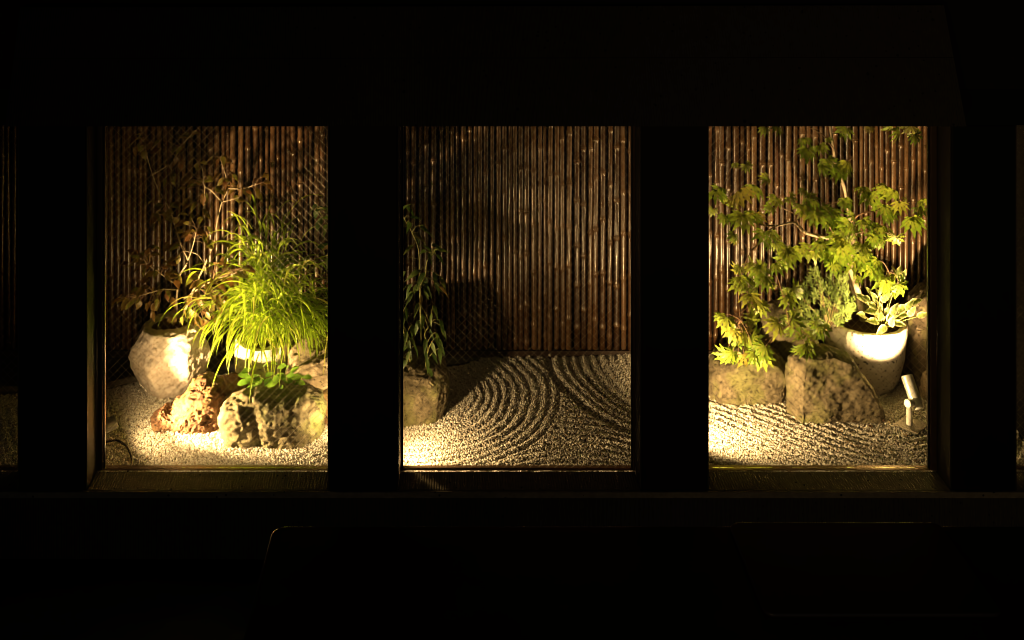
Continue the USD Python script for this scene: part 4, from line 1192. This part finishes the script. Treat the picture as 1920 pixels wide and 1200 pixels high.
def sprig(p, d, L, seed):
    rr = np.random.RandomState(seed)
    ms = [twig_mesh(p, d, L, 0.0016, 8, seed)]
    x, y, z = frame(d)
    for k in range(15):
        t = 0.05 + 0.9 * k / 15
        a = k * 2.4 + rr.uniform(-0.4, 0.4)
        dd = unit(unit(d) * 0.75 + (np.cos(a) * x + np.sin(a) * y) * rr.uniform(0.6, 1.0))
        l2 = L * (0.46 - 0.25 * t) * rr.uniform(0.8, 1.25)
        q = np.asarray(p) + unit(d) * L * t
        ms.append(twig_mesh(q, dd, l2, 0.0013, 5, seed * 31 + k))
        for j in range(3):
            b = j * 2.1 + rr.uniform(0, 1.5)
            ms.append(twig_mesh(q + dd * l2 * (0.25 + 0.22 * j), unit(dd + (np.cos(b) * x + np.sin(b) * y) * 0.8), l2 * 0.45, 0.0012, 3, seed * 57 + k * 3 + j))
    return cat(ms)


rs = np.random.RandomState(44)
J = [(1525, 515), (1520, 530), (1535, 522), (1510, 545), (1505, 560), (1515, 572), (1530, 550), (1540, 565), (1548, 540), (1555, 530), (1545, 585), (1530, 590), (1520, 595), (1510, 580), (1560, 555), (1575, 515), (1580, 530), (1588, 545), (1572, 550), (1585, 560), (1570, 570), (1578, 585), (1590, 580), (1597, 572), (1560, 590), (1568, 600), (1550, 598), (1590, 592), (1500, 548), (1525, 560), (1538, 540), (1475, 600), (1505, 600), (1515, 610), (1540, 610), (1575, 605), (1532, 510), (1570, 530), (1552, 570), (1585, 520)]
jb = at(1555, 612, 4.22)
stm = []
for k, (a, b) in enumerate(J):
    C = at(a, b, 4.16 + rs.uniform(-0.05, 0.05))
    D = unit((C - jb) * np.array([1, 0.6, 0.7]) * 7 + np.array([rs.uniform(-0.4, 0.4), rs.uniform(-0.4, 0.3), 0.5]))
    L = rs.uniform(0.045, 0.07)
    p = C - D * L * 0.5
    obj('sprig', sprig(p, D, L, 300 + k), 'juniper_scale', jun)
    stm.append(tube(catmull([jb + np.array([rs.uniform(-0.02, 0.02), 0, -0.02]), (jb + p) / 2 + np.array([0, 0.005, -0.004]), p], 4), 0.0014, 4))
for s in stm[::2]:
    obj('stem', s, 'stem_brown', jun, smooth=True)

# --- variegated plant in the round pot
var = thing('variegated_plant', 'small plant with cream edged green leaves at the right rim of the pot', 'plant', at(1650, 612, 4.2))
Vv = [z6(*a) for a in [(920, 60), (975, 95), (920, 150), (980, 185), (1030, 235), (1045, 55), (1060, 130), (1085, 190), (1130, 200), (1150, 110), (1200, 130), (1222, 75), (1262, 150), (1100, 120), (1010, 25), (1000, 130), (1030, 160), (1185, 95), (950, 60), (1150, 150), (970, 130), (1075, 165), (1020, 100)]] + [z5(*a) for a in [(1325, 1020), (1130, 1150), (1080, 1190), (1165, 1190), (1350, 1050)]]
vb = at(1652, 615, 4.2)
for a, b in Vv:
    C = at(a, b, 4.12 + rs.uniform(-0.04, 0.03))
    L = rs.uniform(0.046, 0.062)
    D = unit((C - vb) * np.array([1, 0.3, 0.8]) * 9 + np.array([rs.uniform(-0.4, 0.4), rs.uniform(-0.6, 0.1), rs.uniform(-0.5, 0.3)]))
    up = unit(np.array([rs.uniform(-0.5, 0.5), -0.7, 0.7]))
    V, Fc, tone = blade_leaf(L, L * 0.52, 0.2, 0.22, 8, 'ovate', 0.03, edge=True)
    base = C - D * L * 0.5
    obj('leaf', (place(V, base, D, up), Fc), 'variegated_leaf', var, smooth=True, tone=tone)
    tw = catmull([vb + np.array([rs.uniform(-0.03, 0.03), 0, -0.02]), (vb + base) / 2, base], 3)
    obj('stem', tube(tw, 0.0012, 4), 'stem_green', var, smooth=True)

# --- a few dry leaves on the gravel below the boulder
for a, b, w in [(1598, 797, 'leftmost'), (1628, 803, 'middle'), (1655, 796, 'rightmost')]:
    g = ground(a, b)
    g[2] = float(height(g[0], g[1])) + 0.007
    V, Fc, tone = blade_leaf(0.024, 0.013, 0.35, 0.5, 6, 'ovate', 0.08)
    aa = rs.uniform(0, 6.28)
    obj('fallen_leaf', (place(V, g, np.array([math.cos(aa), math.sin(aa), 0.1]), np.array([0.1, -0.1, 1.0])), Fc), 'dry_leaf', smooth=True,
        label=f'{w} of the three small dry brown leaves on the gravel below the boulder', cat='leaf', group='dry leaves below the boulder')
